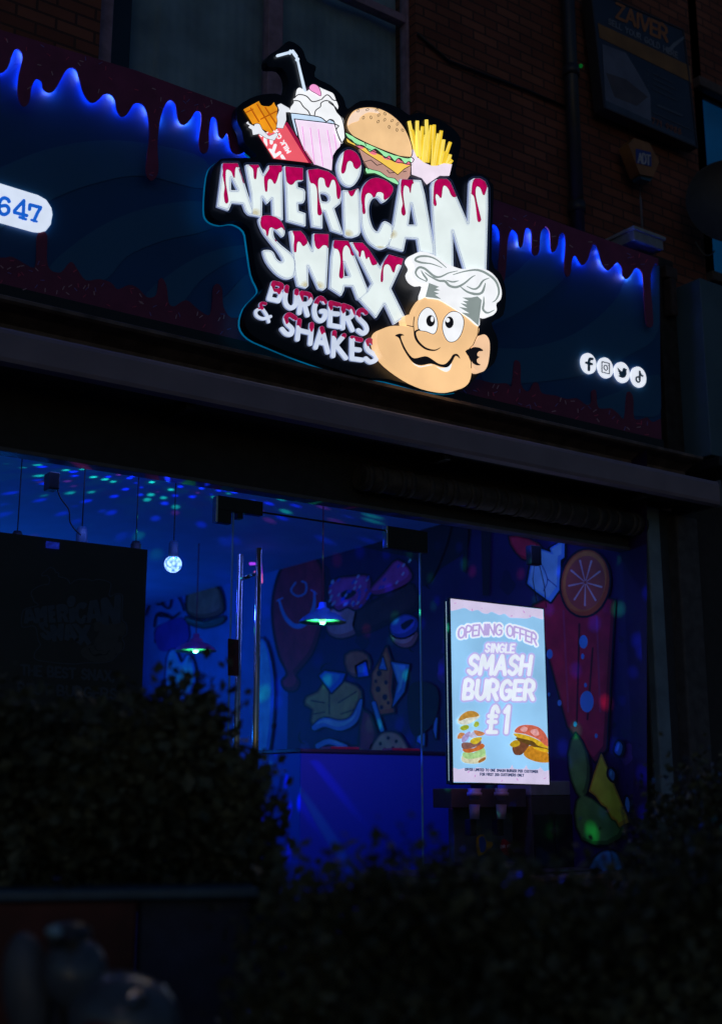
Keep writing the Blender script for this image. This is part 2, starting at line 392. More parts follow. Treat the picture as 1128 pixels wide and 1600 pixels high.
# sash window with purple frame
M_CURT = pmat('net_curtain', (.46, .52, .54), .9, scale=3, var=.3)
b = MB(); fx = lambda px, py: XZ(px, py, .14)[0]
f0, f1 = wx0, fx(174, 60); m0, m1 = fx(417, 60), fx(440, 60); e0 = fx(633, 110)
zt = XZ(600, 22, .14)[1]
for x0, x1 in ((f0, f1), (m0, m1), (e0, wx1)): b.box(x0, x1, .12, .2, wz0, wz1, .006)
for x0, x1 in ((f1, m0), (m1, e0)):
    b.box(x0, x1, .13, .2, zt, zt+.06, .004); b.box(x0, x1, .13, .2, wz0, wz0+.06)
wf = b.build('window', M_PINKW, bd)
b = MB(); b.box(f1, wx1, .17, .176, wz0, wz1); b.build('pane', glass_mat('window_glass', (.85, .93, .97), 1.6), wf)
b = MB(); b.box(f1, f1+.14, .19, .25, wz0, wz1); b.build('frame_shade_strip', M_BLACK, wf)  # black strip stands in for the frame's shade on the pane
me = bpy.data.meshes.new('curtain'); bm = bmesh.new(); pv = None
for k in range(241):
    x = wx0+(wx1-wx0)*k/240; y = .27+.0012*math.sin(k*.9)+.010*math.sin(k*.11)
    if f1+.1 < x < f1+.35: y += .05
    v = (bm.verts.new((x, y, wz0-.05)), bm.verts.new((x, y, wz1)))
    if pv: bm.faces.new((pv[0], v[0], v[1], pv[1])).smooth = True
    pv = v
bm.to_mesh(me); bm.free(); setmat(me, M_CURT); attach('curtain', me, Matrix.Identity(4), wf)

# --- fascia
FX0 = -6.0; 
FP = lambda px, py, c=0: FAS.P(px, py, c)
FXR, FH = FP(1031, 550)[0], FP(895, 366, .02)[1]
fa = thing('shop_fascia', 'long dark blue shop fascia with swirl print and dripping icing borders', 'shop sign', FAS.mw)
M_FB = pmat('fascia_blue', lin((18, 84, 148)), .45, var=.06, scale=2, bump=0)
M_FL = pmat('fascia_swirl', lin((44, 108, 160)), .45, var=.06, scale=2, bump=0)
M_ICE = pmat('icing_burgundy', lin((136, 56, 100)), .4, var=.2, scale=8, bump=.1)
M_ICEB = pmat('icing_print', lin((124, 50, 88)), .4, var=.12, scale=8, bump=.0)
me = fill_mesh([[(FX0, 0), (FXR, 0), (FXR, FH), (FX0, FH)]], -.12, 0, M_FB); attach('panel', me, FAS.mw, fa)
Z1 = (0, 0, 2.82); Z5 = (700, 320, 2.6355)
bands = [T(Z1, [(-250, 860), (0, 740), (200, 660), (420, 620), (640, 630), (900, 700), (900, 830), (640, 775), (450, 800), (250, 870), (0, 1010), (-250, 1200)]),
         T(Z1, [(215, 1190), (350, 1060), (520, 960), (720, 900), (900, 890), (1000, 960), (900, 1020), (720, 1060), (560, 1130), (470, 1230), (350, 1240)]),
         T(Z1, [(640, 1310), (760, 1200), (900, 1120), (1060, 1080), (1160, 1100), (1000, 1160), (880, 1240), (780, 1350)]),
         T(Z1, [(930, 1400), (1010, 1290), (1100, 1200), (1200, 1180), (1200, 1400)]),
         T(Z5, [(150, 370), (300, 260), (420, 130), (560, 150), (480, 300), (330, 420), (150, 500)]),
         T(Z5, [(150, 600), (330, 590), (520, 530), (680, 400), (760, 250), (863, 240), (863, 520), (740, 620), (560, 700), (300, 735), (150, 730)]),
         T(Z5, [(540, 840), (700, 770), (866, 700), (869, 860), (760, 870), (640, 890)])]
frect = poly([(-400, -90), (1028, 411), (1033.5, 686), (-400, 355)])
for q in bands: art('swirl_print', I(poly(q, 4), frect), FAS, .0035, .0015, M_FL, fa, 2)
topL = [(0, 318), (20, 315), (40, 290), (60, 230), (80, 215), (100, 235), (100, 270), (85, 330), (80, 400), (90, 450), (110, 468), (130, 450), (140, 390), (155, 355), (170, 348), (185, 360), (192, 390), (215, 407), (240, 400), (265, 360), (290, 315), (315, 297), (340, 310), (355, 360), (370, 410), (400, 450), (430, 445), (460, 415), (490, 415), (510, 440), (515, 480), (535, 512), (560, 505), (590, 460), (615, 453), (640, 470), (655, 520), (660, 600), (650, 680), (645, 760), (665, 795), (690, 780), (700, 740), (695, 640), (705, 540), (725, 470), (750, 440), (775, 460), (785, 520), (805, 548), (830, 540), (850, 510), (865, 490), (885, 495), (888, 540), (878, 620), (885, 665), (905, 675), (920, 650), (922, 580), (930, 525), (945, 515), (958, 540), (965, 595), (985, 610), (1000, 585), (1010, 620), (1020, 660), (1050, 680), (1085, 665)]
leftx = [(-900, 20), (-860, 150), (-800, 170), (-760, 60), (-700, 40), (-660, 150), (-620, 200), (-560, 190), (-520, 90), (-470, 120), (-440, 260), (-400, 330), (-340, 300), (-300, 180), (-250, 170), (-220, 300), (-180, 420), (-140, 400), (-120, 280), (-70, 260), (-40, 300)]
topR = [(165, 100), (178, 84), (195, 82), (212, 110), (213, 180), (206, 260), (203, 310), (212, 335), (228, 325), (238, 260), (245, 150), (262, 103), (285, 120), (292, 165), (305, 172), (315, 110), (328, 95), (343, 115), (345, 190), (360, 210), (375, 190), (380, 120), (400, 90), (418, 115), (422, 180), (435, 195), (450, 170), (458, 125), (475, 118), (483, 160), (478, 260), (490, 296), (503, 280), (510, 225), (525, 210), (540, 235), (555, 248), (575, 225), (590, 175), (602, 163), (618, 190), (635, 245), (660, 270), (685, 245), (700, 238), (715, 260), (718, 290), (738, 305), (760, 275), (775, 260), (795, 275), (803, 320), (808, 420), (815, 490), (830, 505), (843, 490), (840, 420), (832, 330), (838, 270), (853, 240), (864, 255)]
cut = smooth(T(Z1, leftx+topL), 3, False)+[(400, 262), (500, 290), (620, 320), (740, 345)]+smooth(T(Z5, topR), 3, False)
rt = FP(1028, 411, .07)[0]
TOPL = [(-320, -60), (0, 46), (213, 110), (362, 165), (565, 243), (771, 311), (1028, 404)]
drip = poly(cut+TOPL[::-1])
dp = art('top_icing_panel', drip, FAS, .060, .008, M_ICE, fa, 1.0)
# sprinkles printed on the icing
def sprinkles(region, n, bb, seed, w=.62, L=6):
    rnd = random.Random(seed); out = []; k = 3000
    xs = np.array([rnd.uniform(bb[0], bb[2]) for _ in range(k)]); ys = np.array([rnd.uniform(bb[1], bb[3]) for _ in range(k)])
    ok = np.nonzero(region.f(xs, ys) < -3)[0][:n]
    for i in ok:
        a_ = rnd.uniform(0, 3.14); c, s_ = math.cos(a_), math.sin(a_)
        out.append([(xs[i]+c*u_-s_*v_, ys[i]+s_*u_+c*v_) for u_, v_ in ((-L/2, -w), (L/2, -w), (L/2+w*.7, 0), (L/2, w), (-L/2, w), (-L/2-w*.7, 0))])
    return out
M_SPR = [pmat('sprinkle_white', lin((215, 180, 195)), .5), pmat('sprinkle_pink', lin((225, 90, 130)), .5), pmat('sprinkle_blue', lin((130, 120, 200)), .5)]
for k in range(3):
    art('sprinkle_print', sprinkles(drip, 34, (0, 46, 1028, 420), 3+k), FAS, .0625, .001, M_SPR[k], dp, .5)
# LED strip hidden behind the icing edge
M_LED = bpy.data.materials.new('led_blue'); M_LED.use_nodes = True; t = M_LED.node_tree; t.nodes.clear()
tc = t.nodes.new('ShaderNodeTexCoord'); n = t.nodes.new('ShaderNodeTexNoise'); n.inputs['Scale'].default_value = 7; n.inputs['Detail'].default_value = 1
t.links.new(tc.outputs['Object'], n.inputs['Vector'])
r = t.nodes.new('ShaderNodeValToRGB'); r.color_ramp.elements[0].position = .56; r.color_ramp.elements[0].color = (.006, .075, 1, 1)
r.color_ramp.elements[1].position = .70; r.color_ramp.elements[1].color = (.8, 1.0, 2.4, 1)
t.links.new(n.outputs[0], r.inputs[0]); em = t.nodes.new('ShaderNodeEmission'); em.inputs[1].default_value = 14.0
t.links.new(r.outputs[0], em.inputs[0]); o = t.nodes.new('ShaderNodeOutputMaterial'); t.links.new(em.outputs[0], o.inputs[0])
cutS = S(lambda X, Y: drip.f(X, Y), drip.bb)
toplim = poly([(-330, 10), (0, 62), (213, 128), (362, 183), (565, 262), (771, 330), (1022, 420), (1022, 446), (900, 412), (771, 368), (565, 300), (362, 232), (213, 182), (0, 126), (-330, 60)])
led = I(ring(drip, 3.0, 1.4), toplim)
art('led_strip', led, FAS, .024, .006, M_LED, fa, .8)
# lower icing
botL = [(-700, 1000), (-500, 1040), (-300, 1000), (-200, 1100), (0, 1135), (50, 1130), (100, 1155), (150, 1180), (162, 1140), (165, 1040), (187, 1020), (210, 1040), (208, 1140), (225, 1190), (270, 1200), (300, 1165), (320, 1155), (345, 1190), (380, 1235), (440, 1230), (490, 1245), (520, 1275), (570, 1255), (610, 1270), (650, 1310), (690, 1300), (700, 1240), (715, 1225), (735, 1260), (745, 1335), (770, 1350), (800, 1330), (830, 1325), (870, 1360), (920, 1390), (935, 1350), (940, 1270), (960, 1250), (980, 1275), (985, 1350), (1020, 1400), (1080, 1390)]
botR = [(130, 720), (190, 735), (240, 735), (262, 745), (272, 650), (285, 642), (298, 660), (300, 740), (330, 770), (350, 735), (370, 735), (385, 775), (440, 785), (490, 800), (530, 797), (570, 825), (590, 810), (590, 770), (608, 765), (615, 830), (640, 840), (670, 838), (700, 860), (725, 880), (735, 780), (750, 772), (762, 800), (765, 880), (800, 880), (820, 875), (840, 895), (875, 880)]
low = poly(smooth(T(Z1, botL), 3, False)+[(560, 560)]+smooth(T(Z5, botR), 3, False)+[(1033.3, 688), (516, 566), (-250, 388)])
dp = art('bottom_icing', low, FAS, .010, .006, M_ICEB, fa, 1.0)
for k in range(3):
    art('sprinkle_print', sprinkles(low, 40, (0, 380, 1030, 690), 13+k), FAS, .0125, .001, M_SPR[k], dp, .5)
# phone number panel
M_PILL = emat('pill_white', (214, 226, 246), 1, True); M_NUM = emat('number_blue', (18, 92, 200), 1)
pp = T(Z1, [(-900, 500), (-4, 806), (60, 826), (170, 860), (205, 880), (228, 915), (233, 945), (225, 990), (205, 1015), (180, 1023), (150, 1020), (50, 992), (0, 978), (-900, 700)])
pl_ = art('number_panel', poly(pp), FAS, .018, .012, M_PILL, fa, .8)
dg = [([(42, 888), (36, 878), (20, 872), (5, 882), (-3, 910), (5, 938), (22, 945), (38, 935), (40, 918), (28, 906), (8, 908)], 8),
      ([(104, 962), (107, 884), (66, 928), (66, 936), (120, 950)], 7.5), ([(88, 957), (116, 966)], 6), ([(132, 922), (134, 902), (181, 914), (166, 940), (152, 972)], 7.5), ([(140, 969), (164, 976)], 5), ([(182, 914), (180, 924)], 5)]
art('number_lettering', U(*[stroke(T(Z1, q), w_/2.82, 3 if len(q) > 6 else 0) for q, w_ in dg]), FAS, .0195, .001, M_NUM, pl_, .5)
# four social icons
M_ICO = emat('icon_white', (228, 234, 246), 1, True); M_ICOD = emat('icon_dark', (8, 26, 42), 1)
for k, (cx, cy) in enumerate([(579, 653), (648, 671), (716, 690), (784, 709)]):
    z = lambda pts: T(Z5, [(cx+a, cy+b_+a*.26) for a, b_ in pts])
    d = art('icon_disc', poly(z([(31*math.cos(t), 42*math.sin(t)-0*t) for t in [6.2832*i/40 for i in range(40)]])), FAS, .02, .014, M_ICO, fa, .6,
            label=['white round sign disc with a letter f', 'white round sign disc with a camera outline', 'white round sign disc with a small bird', 'white round sign disc with a music note'][k])
    if k == 0: g_ = U(stroke(z([(0, 27), (0, -8), (4, -20), (14, -22)]), 2.1), stroke(z([(-11, 0), (12, 0)]), 1.9))
    elif k == 1:
        rr = poly(z([(-14, -20), (14, -20), (14, 20), (-14, 20)]), r=1.6)
        g_ = U(ring(rr, 1, .75), ring(poly(z([(8*math.cos(t), 11*math.sin(t)) for t in [6.2832*i/20 for i in range(20)]])), .2, .75), stroke(z([(10, -13)]), .8))
    elif k == 2: g_ = poly(z([(-19, -16), (-10, -8), (0, -4), (2, -16), (9, -21), (15, -18), (21, -19), (17, -11), (18, 2), (12, 16), (0, 23), (-18, 18), (-9, 14), (-16, 8), (-11, 6), (-19, -2), (-14, -3), (-19, -9)]), 2)
    else: g_ = U(ring(poly(z([(-3+8*math.cos(t), 11+11*math.sin(t)) for t in [6.2832*i/20 for i in range(20)]])), 0, 1.25), stroke(z([(4, 11), (4, -24)]), 1.5), stroke(z([(4, -22), (8, -12), (16, -8)]), 1.4, 3))
    art('icon_symbol', g_, FAS, .0215, .001, M_ICOD, d, .35)

# ================================================================== THE BIG ILLUMINATED SIGN
ZA, ZB, ZC_, ZD, ZE, ZF = (330, 230, 6), (480, 220, 6), (600, 260, 6), (390, 330, 6), (460, 360, 6), (390, 430, 5.127)
ZH, ZI, ZJ, ZK = (580, 380, 5.127), (370, 120, 5.937), (520, 140, 5.371), (410, 60, 6)
sg = thing('logo_sign', 'large backlit cut out sign reading American Snax with burger, milkshake and chef face', 'illuminated sign', FAS.mw)
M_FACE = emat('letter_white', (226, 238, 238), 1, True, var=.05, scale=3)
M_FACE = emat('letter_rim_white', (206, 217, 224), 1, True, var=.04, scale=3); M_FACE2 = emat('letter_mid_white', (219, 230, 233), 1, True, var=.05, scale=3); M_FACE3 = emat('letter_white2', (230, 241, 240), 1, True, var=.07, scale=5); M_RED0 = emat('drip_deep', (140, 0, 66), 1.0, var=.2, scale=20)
M_SIDE = emat('letter_side', (150, 165, 205), .8)
M_RED = emat('drip_crimson', (186, 0, 84), 1.0, var=.2, scale=20)
M_RIM = emat('rim_grey', (118, 130, 160), 1)
M_NAVY = pmat('backing_navy', lin((9, 12, 26)), .35, var=.1)
letters = {
 'A1': (U(Dif(poly(T(ZA, [(112, 150), (250, 150), (264, 190), (345, 440), (400, 600), (385, 640), (350, 628), (325, 600), (300, 530), (195, 520), (165, 592), (60, 555), (64, 530)]), r=.3), poly(T(ZA, [(190, 285), (250, 402), (188, 402)])))), 'A'),
 'M': (poly(T(ZA, [(328, 165), (445, 165), (490, 260), (540, 170), (660, 170), (668, 240), (672, 682), (580, 650), (572, 480), (525, 530), (480, 465), (475, 655), (380, 636), (375, 440), (330, 200)]), r=.3), 'M'),
 'E': (poly(T(ZA, [(683, 178), (862, 195), (862, 312), (808, 322), (812, 375), (870, 393), (883, 420), (880, 490), (865, 522), (815, 527), (820, 598), (885, 620), (885, 740), (712, 692), (700, 400)]), r=.3), 'E'),
 'R': (Dif(poly(T(ZB, [(5, 270), (100, 260), (200, 285), (270, 340), (315, 440), (325, 540), (310, 590), (255, 635), (340, 880), (225, 842), (165, 665), (145, 660), (145, 822), (45, 805), (25, 640), (10, 400)])), poly(T(ZB, [(125, 498), (165, 496), (195, 515), (205, 545), (190, 568), (160, 570), (135, 558)]), 4)), 'R'),
 'I': (poly(T(ZB, [(335, 462), (400, 470), (480, 445), (490, 520), (500, 700), (500, 860), (480, 890), (430, 906), (375, 902), (350, 885), (340, 700)]), r=.3), 'I'),
 'dot': (poly(T(ZB, [(395, 80), (460, 110), (500, 180), (508, 260), (490, 340), (440, 415), (390, 432), (330, 400), (288, 320), (278, 230), (310, 140), (350, 95)]), 5), 'dot'),
 'C': (poly(T(ZB, [(500, 500), (530, 420), (580, 365), (640, 345), (700, 355), (760, 385), (808, 440), (785, 510), (710, 582), (660, 535), (620, 540), (590, 580), (578, 650), (590, 740), (620, 820), (660, 850), (690, 800), (725, 752), (800, 800), (805, 900), (762, 985), (690, 1020), (620, 990), (560, 930), (510, 810), (500, 640)]), 4), 'C'),
 'A2': (Dif(poly(T(ZC_, [(155, 120), (345, 130), (380, 260), (465, 740), (472, 835), (330, 800), (310, 680), (205, 672), (180, 795), (42, 757), (32, 700), (85, 555), (110, 400)]), r=.4), poly(T(ZC_, [(256, 350), (295, 545), (230, 545)]))), 'A'),
 'N': (poly(T(ZC_, [(440, 190), (455, 145), (490, 122), (530, 116), (590, 118), (620, 145), (785, 530), (800, 160), (812, 130), (840, 113), (900, 113), (945, 140), (970, 200), (972, 400), (955, 990), (760, 990), (642, 605), (650, 1000), (475, 900), (455, 500)]), r=.3), 'N'),
 'S': (poly(T(ZD, [(85, 90), (110, 50), (170, 35), (260, 60), (315, 120), (333, 200), (312, 242), (280, 215), (240, 175), (225, 178), (235, 250), (300, 320), (400, 402), (440, 480), (422, 600), (380, 635), (320, 632), (240, 580), (160, 480), (125, 378), (150, 362), (195, 365), (228, 390), (255, 445), (295, 473), (308, 452), (262, 375), (190, 285), (125, 195)]), 3), 'S'),
 'N2': (poly(T(ZD, [(378, 185), (480, 185), (520, 230), (588, 370), (600, 210), (742, 215), (738, 400), (720, 715), (690, 742), (645, 728), (548, 515), (552, 700), (530, 722), (450, 700), (425, 600), (405, 400)]), r=.3), 'N'),
 'A3': (Dif(poly(T(ZE, [(375, 90), (505, 98), (560, 230), (690, 560), (720, 650), (625, 655), (590, 645), (545, 525), (470, 522), (465, 560), (440, 612), (330, 540), (345, 250)]), r=.3), poly(T(ZE, [(465, 300), (515, 425), (470, 430)]))), 'A'),
 'X': (poly(T(ZE, [(520, 112), (640, 115), (700, 180), (805, 345), (885, 225), (1022, 265), (1000, 340), (905, 545), (1035, 810), (935, 880), (845, 690), (765, 820), (600, 640), (685, 560), (725, 498), (600, 250)]), r=.3), 'X')}
P3 = lambda z, *L: U(*[poly(T(z, l), 3) for l in L])
drips = {
 'A1': P3(ZA, [(118, 140), (270, 140), (262, 188), (235, 188), (225, 230), (222, 290), (205, 270), (190, 230), (160, 210), (142, 218), (138, 260), (140, 340), (158, 450), (164, 505), (150, 528), (130, 515), (120, 440), (128, 370), (110, 270), (112, 230)], [(262, 200), (310, 230), (328, 335), (300, 330), (285, 270)]),
 'M': P3(ZA, [(345, 150), (450, 150), (450, 190), (435, 200), (425, 290), (412, 300), (400, 280), (395, 210), (370, 180)], [(550, 150), (670, 155), (662, 225), (640, 240), (625, 290), (610, 330), (598, 345), (585, 335), (572, 310), (550, 298), (532, 320), (528, 405), (518, 418), (505, 400), (496, 290), (515, 250), (545, 200)]),
 'E': P3(ZA, [(700, 160), (780, 170), (875, 180), (870, 300), (815, 308), (790, 320), (768, 348), (742, 352), (715, 330), (706, 300)]),
 'R': P3(ZB, [(20, 240), (200, 265), (290, 340), (315, 450), (310, 520), (300, 545), (285, 542), (275, 500), (270, 420), (255, 370), (232, 370), (220, 400), (205, 438), (185, 435), (170, 410), (160, 360), (135, 345), (112, 352), (103, 400), (110, 530), (133, 640), (140, 680), (122, 700), (100, 690), (95, 640), (95, 500), (85, 430), (60, 400), (28, 385)]),
 'dot': P3(ZB, [(350, 85), (395, 70), (465, 100), (515, 175), (510, 215), (480, 258), (457, 264), (435, 240), (425, 205), (400, 188), (375, 210), (360, 280), (340, 307), (322, 300), (320, 260), (335, 180)]),
 'I': P3(ZB, [(370, 440), (480, 420), (485, 448), (460, 458), (440, 500), (420, 522), (400, 510), (382, 470)]),
 'C': P3(ZB, [(525, 425), (580, 355), (640, 335), (720, 345), (825, 440), (800, 500), (735, 552), (716, 540), (715, 500), (690, 482), (655, 485), (640, 520), (620, 532), (600, 500), (570, 490), (545, 520), (540, 600), (547, 670), (532, 688), (518, 670), (515, 600), (505, 530)]),
 'A2': P3(ZC_, [(172, 108), (265, 112), (272, 140), (280, 158), (265, 165), (255, 200), (250, 250), (240, 235), (232, 200), (205, 180), (188, 188), (180, 260), (195, 380), (203, 440), (186, 463), (166, 445), (162, 400), (175, 350), (162, 270), (158, 215)]),
 'N': P3(ZC_, [(465, 200), (475, 150), (520, 110), (600, 110), (650, 190), (685, 270), (655, 290), (625, 265), (605, 215), (570, 180), (550, 200), (540, 285), (526, 295), (512, 275), (490, 260), (482, 290), (493, 352), (482, 373), (466, 360), (462, 320)], [(818, 240), (828, 150), (860, 108), (920, 115), (968, 170), (962, 205), (952, 240), (942, 268), (930, 268), (920, 255), (905, 210), (880, 188), (862, 200), (858, 260), (872, 340), (906, 480), (907, 508), (890, 523), (874, 505), (865, 430), (852, 330), (840, 280), (815, 255)]),
 'S': P3(ZD, [(105, 90), (120, 38), (180, 28), (260, 48), (330, 120), (342, 190), (322, 172), (300, 152), (272, 165), (245, 172), (225, 160), (205, 152), (187, 165), (178, 215), (168, 237), (158, 215), (150, 178), (120, 160), (105, 130)], [(228, 195), (250, 235), (275, 262), (245, 284), (236, 250)]),
 'N2': P3(ZD, [(405, 175), (488, 175), (545, 280), (515, 325), (495, 322), (480, 295), (458, 285), (445, 310), (440, 375), (430, 387), (418, 375), (414, 320), (420, 240)], [(615, 200), (750, 205), (742, 330), (736, 345), (720, 323), (690, 320), (665, 345), (645, 356), (625, 340), (612, 300)]),
 'A3': P3(ZE, [(380, 75), (510, 82), (560, 230), (530, 225), (520, 180), (490, 140), (465, 158), (452, 220), (460, 340), (460, 430), (442, 453), (422, 438), (420, 400), (432, 300), (425, 220), (405, 178), (368, 160)]),
 'X': P3(ZE, [(550, 98), (645, 105), (775, 290), (745, 327), (725, 320), (710, 280), (695, 248), (675, 272), (660, 230), (650, 192), (630, 195), (622, 240), (606, 248), (600, 200), (575, 170)], [(885, 212), (1035, 255), (1008, 325), (980, 318), (955, 330), (940, 385), (930, 396), (915, 380), (900, 340), (875, 318), (845, 330), (833, 380), (832, 465), (820, 486), (808, 470), (812, 400), (822, 350), (838, 300)])}
# small lettering
W1 = 19/5.127
rowB = [[[(195, 62), (157, 188)], [(195, 62), (250, 75), (258, 100), (235, 122), (190, 125)], [(235, 125), (255, 155), (232, 205), (157, 188)]], [[(300, 95), (285, 190), (300, 242), (335, 262), (368, 238), (375, 190), (378, 125)]],
        [[(418, 142), (400, 300)], [(418, 142), (478, 155), (490, 195), (468, 228), (420, 230)], [(440, 235), (465, 318)]], [[(605, 215), (570, 182), (538, 215), (520, 275), (533, 340), (570, 365), (602, 340), (608, 292), (578, 288)]],
        [[(650, 220), (645, 400)], [(650, 220), (718, 238)], [(650, 305), (710, 310)], [(645, 400), (718, 412)]], [[(752, 242), (748, 422)], [(752, 242), (815, 268), (828, 312), (800, 340), (755, 345)], [(785, 350), (825, 438)]],
        [[(932, 300), (900, 278), (872, 300), (878, 345), (925, 395), (938, 440), (910, 466), (872, 442)]]]
rowS = [[[(368, 345), (320, 315), (292, 342), (302, 388), (342, 430), (332, 472), (295, 468), (262, 432)]], [[(400, 362), (385, 512)], [(500, 392), (488, 548)], [(395, 440), (490, 462)]], [[(530, 578), (580, 425), (628, 615)], [(545, 530), (610, 548)]],
        [[(680, 458), (670, 645)], [(758, 482), (692, 560), (772, 662)]], [[(822, 502), (820, 668)], [(822, 502), (892, 518)], [(820, 590), (882, 598)], [(820, 668), (900, 678)]], [[(998, 548), (962, 520), (938, 550), (948, 598), (1005, 640), (1012, 675), (968, 695), (932, 668)]]]
def mk(strs, w_): return U(*[stroke(T(ZF, q), w_, 4 if len(q) > 4 else 0) for q in strs])
def wave(y0, sl, amp, per, ph):
    return S(lambda X, Y: (Y-(430+(y0+((X-390)*5.127-190)*sl+amp*np.sin((X-390)*5.127/per+ph)+amp*.5*np.sin((X-390)*5.127/(per*.43)))/5.127))*.9, (390, 430, 610, 590))
small = []
for s_ in rowB: small.append((mk(s_, W1), wave(118, .29, 20, 17, 1)))
for s_ in rowS: small.append((mk(s_, W1), wave(336, .29, 20, 15, 0)))
small.append((mk([[(130, 228), (98, 225), (95, 252), (140, 320), (155, 372)], [(98, 262), (55, 285), (60, 325), (110, 348), (170, 330)]], 2.5), wave(268, 0, 8, 12, 0)))
# chef face outline parts
zz = lambda pts: T(ZH, pts)
head = poly(zz([(430, 432), (500, 440), (570, 465), (650, 510), (760, 580), (858, 665), (850, 740), (815, 815), (765, 868), (795, 940), (802, 1030), (785, 1110), (740, 1155), (680, 1175), (600, 1182), (450, 1150), (300, 1080), (150, 970), (70, 870), (45, 770), (70, 700), (150, 665), (250, 662), (335, 668), (342, 600), (370, 510)]), 3)
earL = poly(zz([(270, 590), (300, 572), (345, 585), (340, 668), (285, 655)]), 3)
earR = poly(zz([(815, 820), (850, 760), (880, 735), (915, 735), (945, 780), (948, 870), (930, 980), (890, 1030), (840, 1015), (802, 970), (795, 900)]), 3)
hat = poly(zz([(432, 430), (458, 325), (400, 322), (350, 290), (328, 235), (350, 185), (322, 130), (350, 85), (410, 67), (500, 95), (600, 160), (680, 195), (740, 207), (850, 200), (940, 222), (1010, 290), (1043, 380), (1035, 450), (1000, 485), (1003, 540), (965, 580), (915, 570), (882, 540), (868, 600), (858, 665), (760, 585), (650, 515), (540, 452)]), 3)
# backing
bk_pts = [(345, 247), (330, 252), (320, 270), (316, 322), (322, 340), (340, 347), (360, 345), (378, 356), (383, 380), (390, 425), (400, 448), (396, 458), (378, 478), (372, 505), (385, 525), (425, 548), (480, 568), (560, 594), (610, 600), (670, 616), (720, 618), (748, 592), (772, 574), (778, 540), (768, 505), (786, 492), (790, 455), (782, 428), (768, 405), (771, 300), (766, 285), (748, 272), (732, 272), (716, 278), (712, 262), (720, 225), (712, 205), (688, 188), (655, 176), (640, 180), (622, 168), (590, 158), (562, 158), (543, 170), (536, 152), (518, 134), (492, 120), (494, 104), (480, 96), (472, 76), (452, 64), (432, 76), (414, 88), (414, 104), (440, 106), (450, 125), (448, 142), (438, 150), (425, 146), (395, 150), (368, 166), (366, 190), (373, 205), (378, 225), (390, 245)]
bk_pts = [(x+(11 if x < 412 and y > 240 else 5 if x < 440 else 0), y-(7 if y > 530 else 0)) for x, y in bk_pts]
backing = U(poly(bk_pts, 3), *[off(v[0], 7) for k, v in letters.items()], off(small[-1][0], 6))
bk = art('backing_panel', backing, FAS, .17, .06, M_NAVY, sg, 1.5)
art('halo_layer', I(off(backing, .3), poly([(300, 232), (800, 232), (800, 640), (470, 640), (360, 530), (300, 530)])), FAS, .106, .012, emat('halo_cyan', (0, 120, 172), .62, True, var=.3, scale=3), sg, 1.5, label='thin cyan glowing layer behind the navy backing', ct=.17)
art('standoff_frame', off(backing, -14), FAS, .096, .09, M_BLACK, sg, 3)
# letters
NM = {'dot': 'letter_dot'}
art('halo_outline', Dif(off(U(*[v[0] for v in letters.values()]), 3.6), off(U(*[v[0] for v in letters.values()]), 1.5)), FAS, .1735, .002, emat('navy_glow', (16, 24, 46), 1), bk, 1.2)
for k, (shp, ch) in letters.items():
    c0 = .195 if ch != 'dot' else .202
    c0 += {'A1': 0, 'M': .0012, 'E': 0, 'R': 0, 'I': .0012, 'C': .0024, 'A2': .0012, 'N': 0, 'S': .0, 'N2': .0012, 'A3': 0, 'X': .0012}.get(k, 0)
    lt = art('letter', shp, FAS, c0, .016, M_SIDE, sg, .8)
    art('lit_face', off(shp, -.25), FAS, c0+.0008, .0006, M_FACE, lt, .8)  # rim, mid and inner whites put soft edge shading into the face
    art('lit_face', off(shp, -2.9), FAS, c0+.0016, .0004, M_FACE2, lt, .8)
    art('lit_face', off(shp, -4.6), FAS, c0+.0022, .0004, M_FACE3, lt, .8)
    art('edge_line', ring(shp, 1.9, .28), FAS, c0+.0028, .0006, M_RIM, lt, .5)
    dr_ = I(drips[k], off(shp, -.2)); dq = art('drip', dr_, FAS, c0+.0040, .001, M_RED0, lt, .6)  # deep red base puts the dim edge into the drip colour
    art('drip_centre', off(dr_, -1.0), FAS, c0+.0052, .001, M_RED, lt, .6)
stains = {'M': [(399, 333)], 'I': [(543, 366)], 'N2': [(478, 446), (498, 447)], 'C': [(594, 388)], 'A2': [(612, 366)]}
for k, L in stains.items():
    for cx, cy in L:
        for i, (r_, rgb) in enumerate(((8, (224, 230, 222)), (6, (216, 218, 200)), (3.6, (204, 198, 168)))):
            art('heat_stain', I(ell(cx, cy, r_*1.2, r_), off(letters[k][0], -2.3)), FAS, .1990+.0005*i, .0003, emat('stain%d' % i, rgb, 1), sg, .5)
for shp, wv in small:
    lt = art('letter', shp, FAS, .186, .013, M_SIDE, sg, .55)
    art('lit_face', off(shp, -.2), FAS, .1870, .0008, emat('letter_small', (205, 216, 236), 1, True, var=.1), lt, .5)
    art('drip', I(wv, off(shp, -.15)), FAS, .1890, .001, emat('drip_dark', (164, 14, 72), 1, var=.3, scale=30), lt, .45)
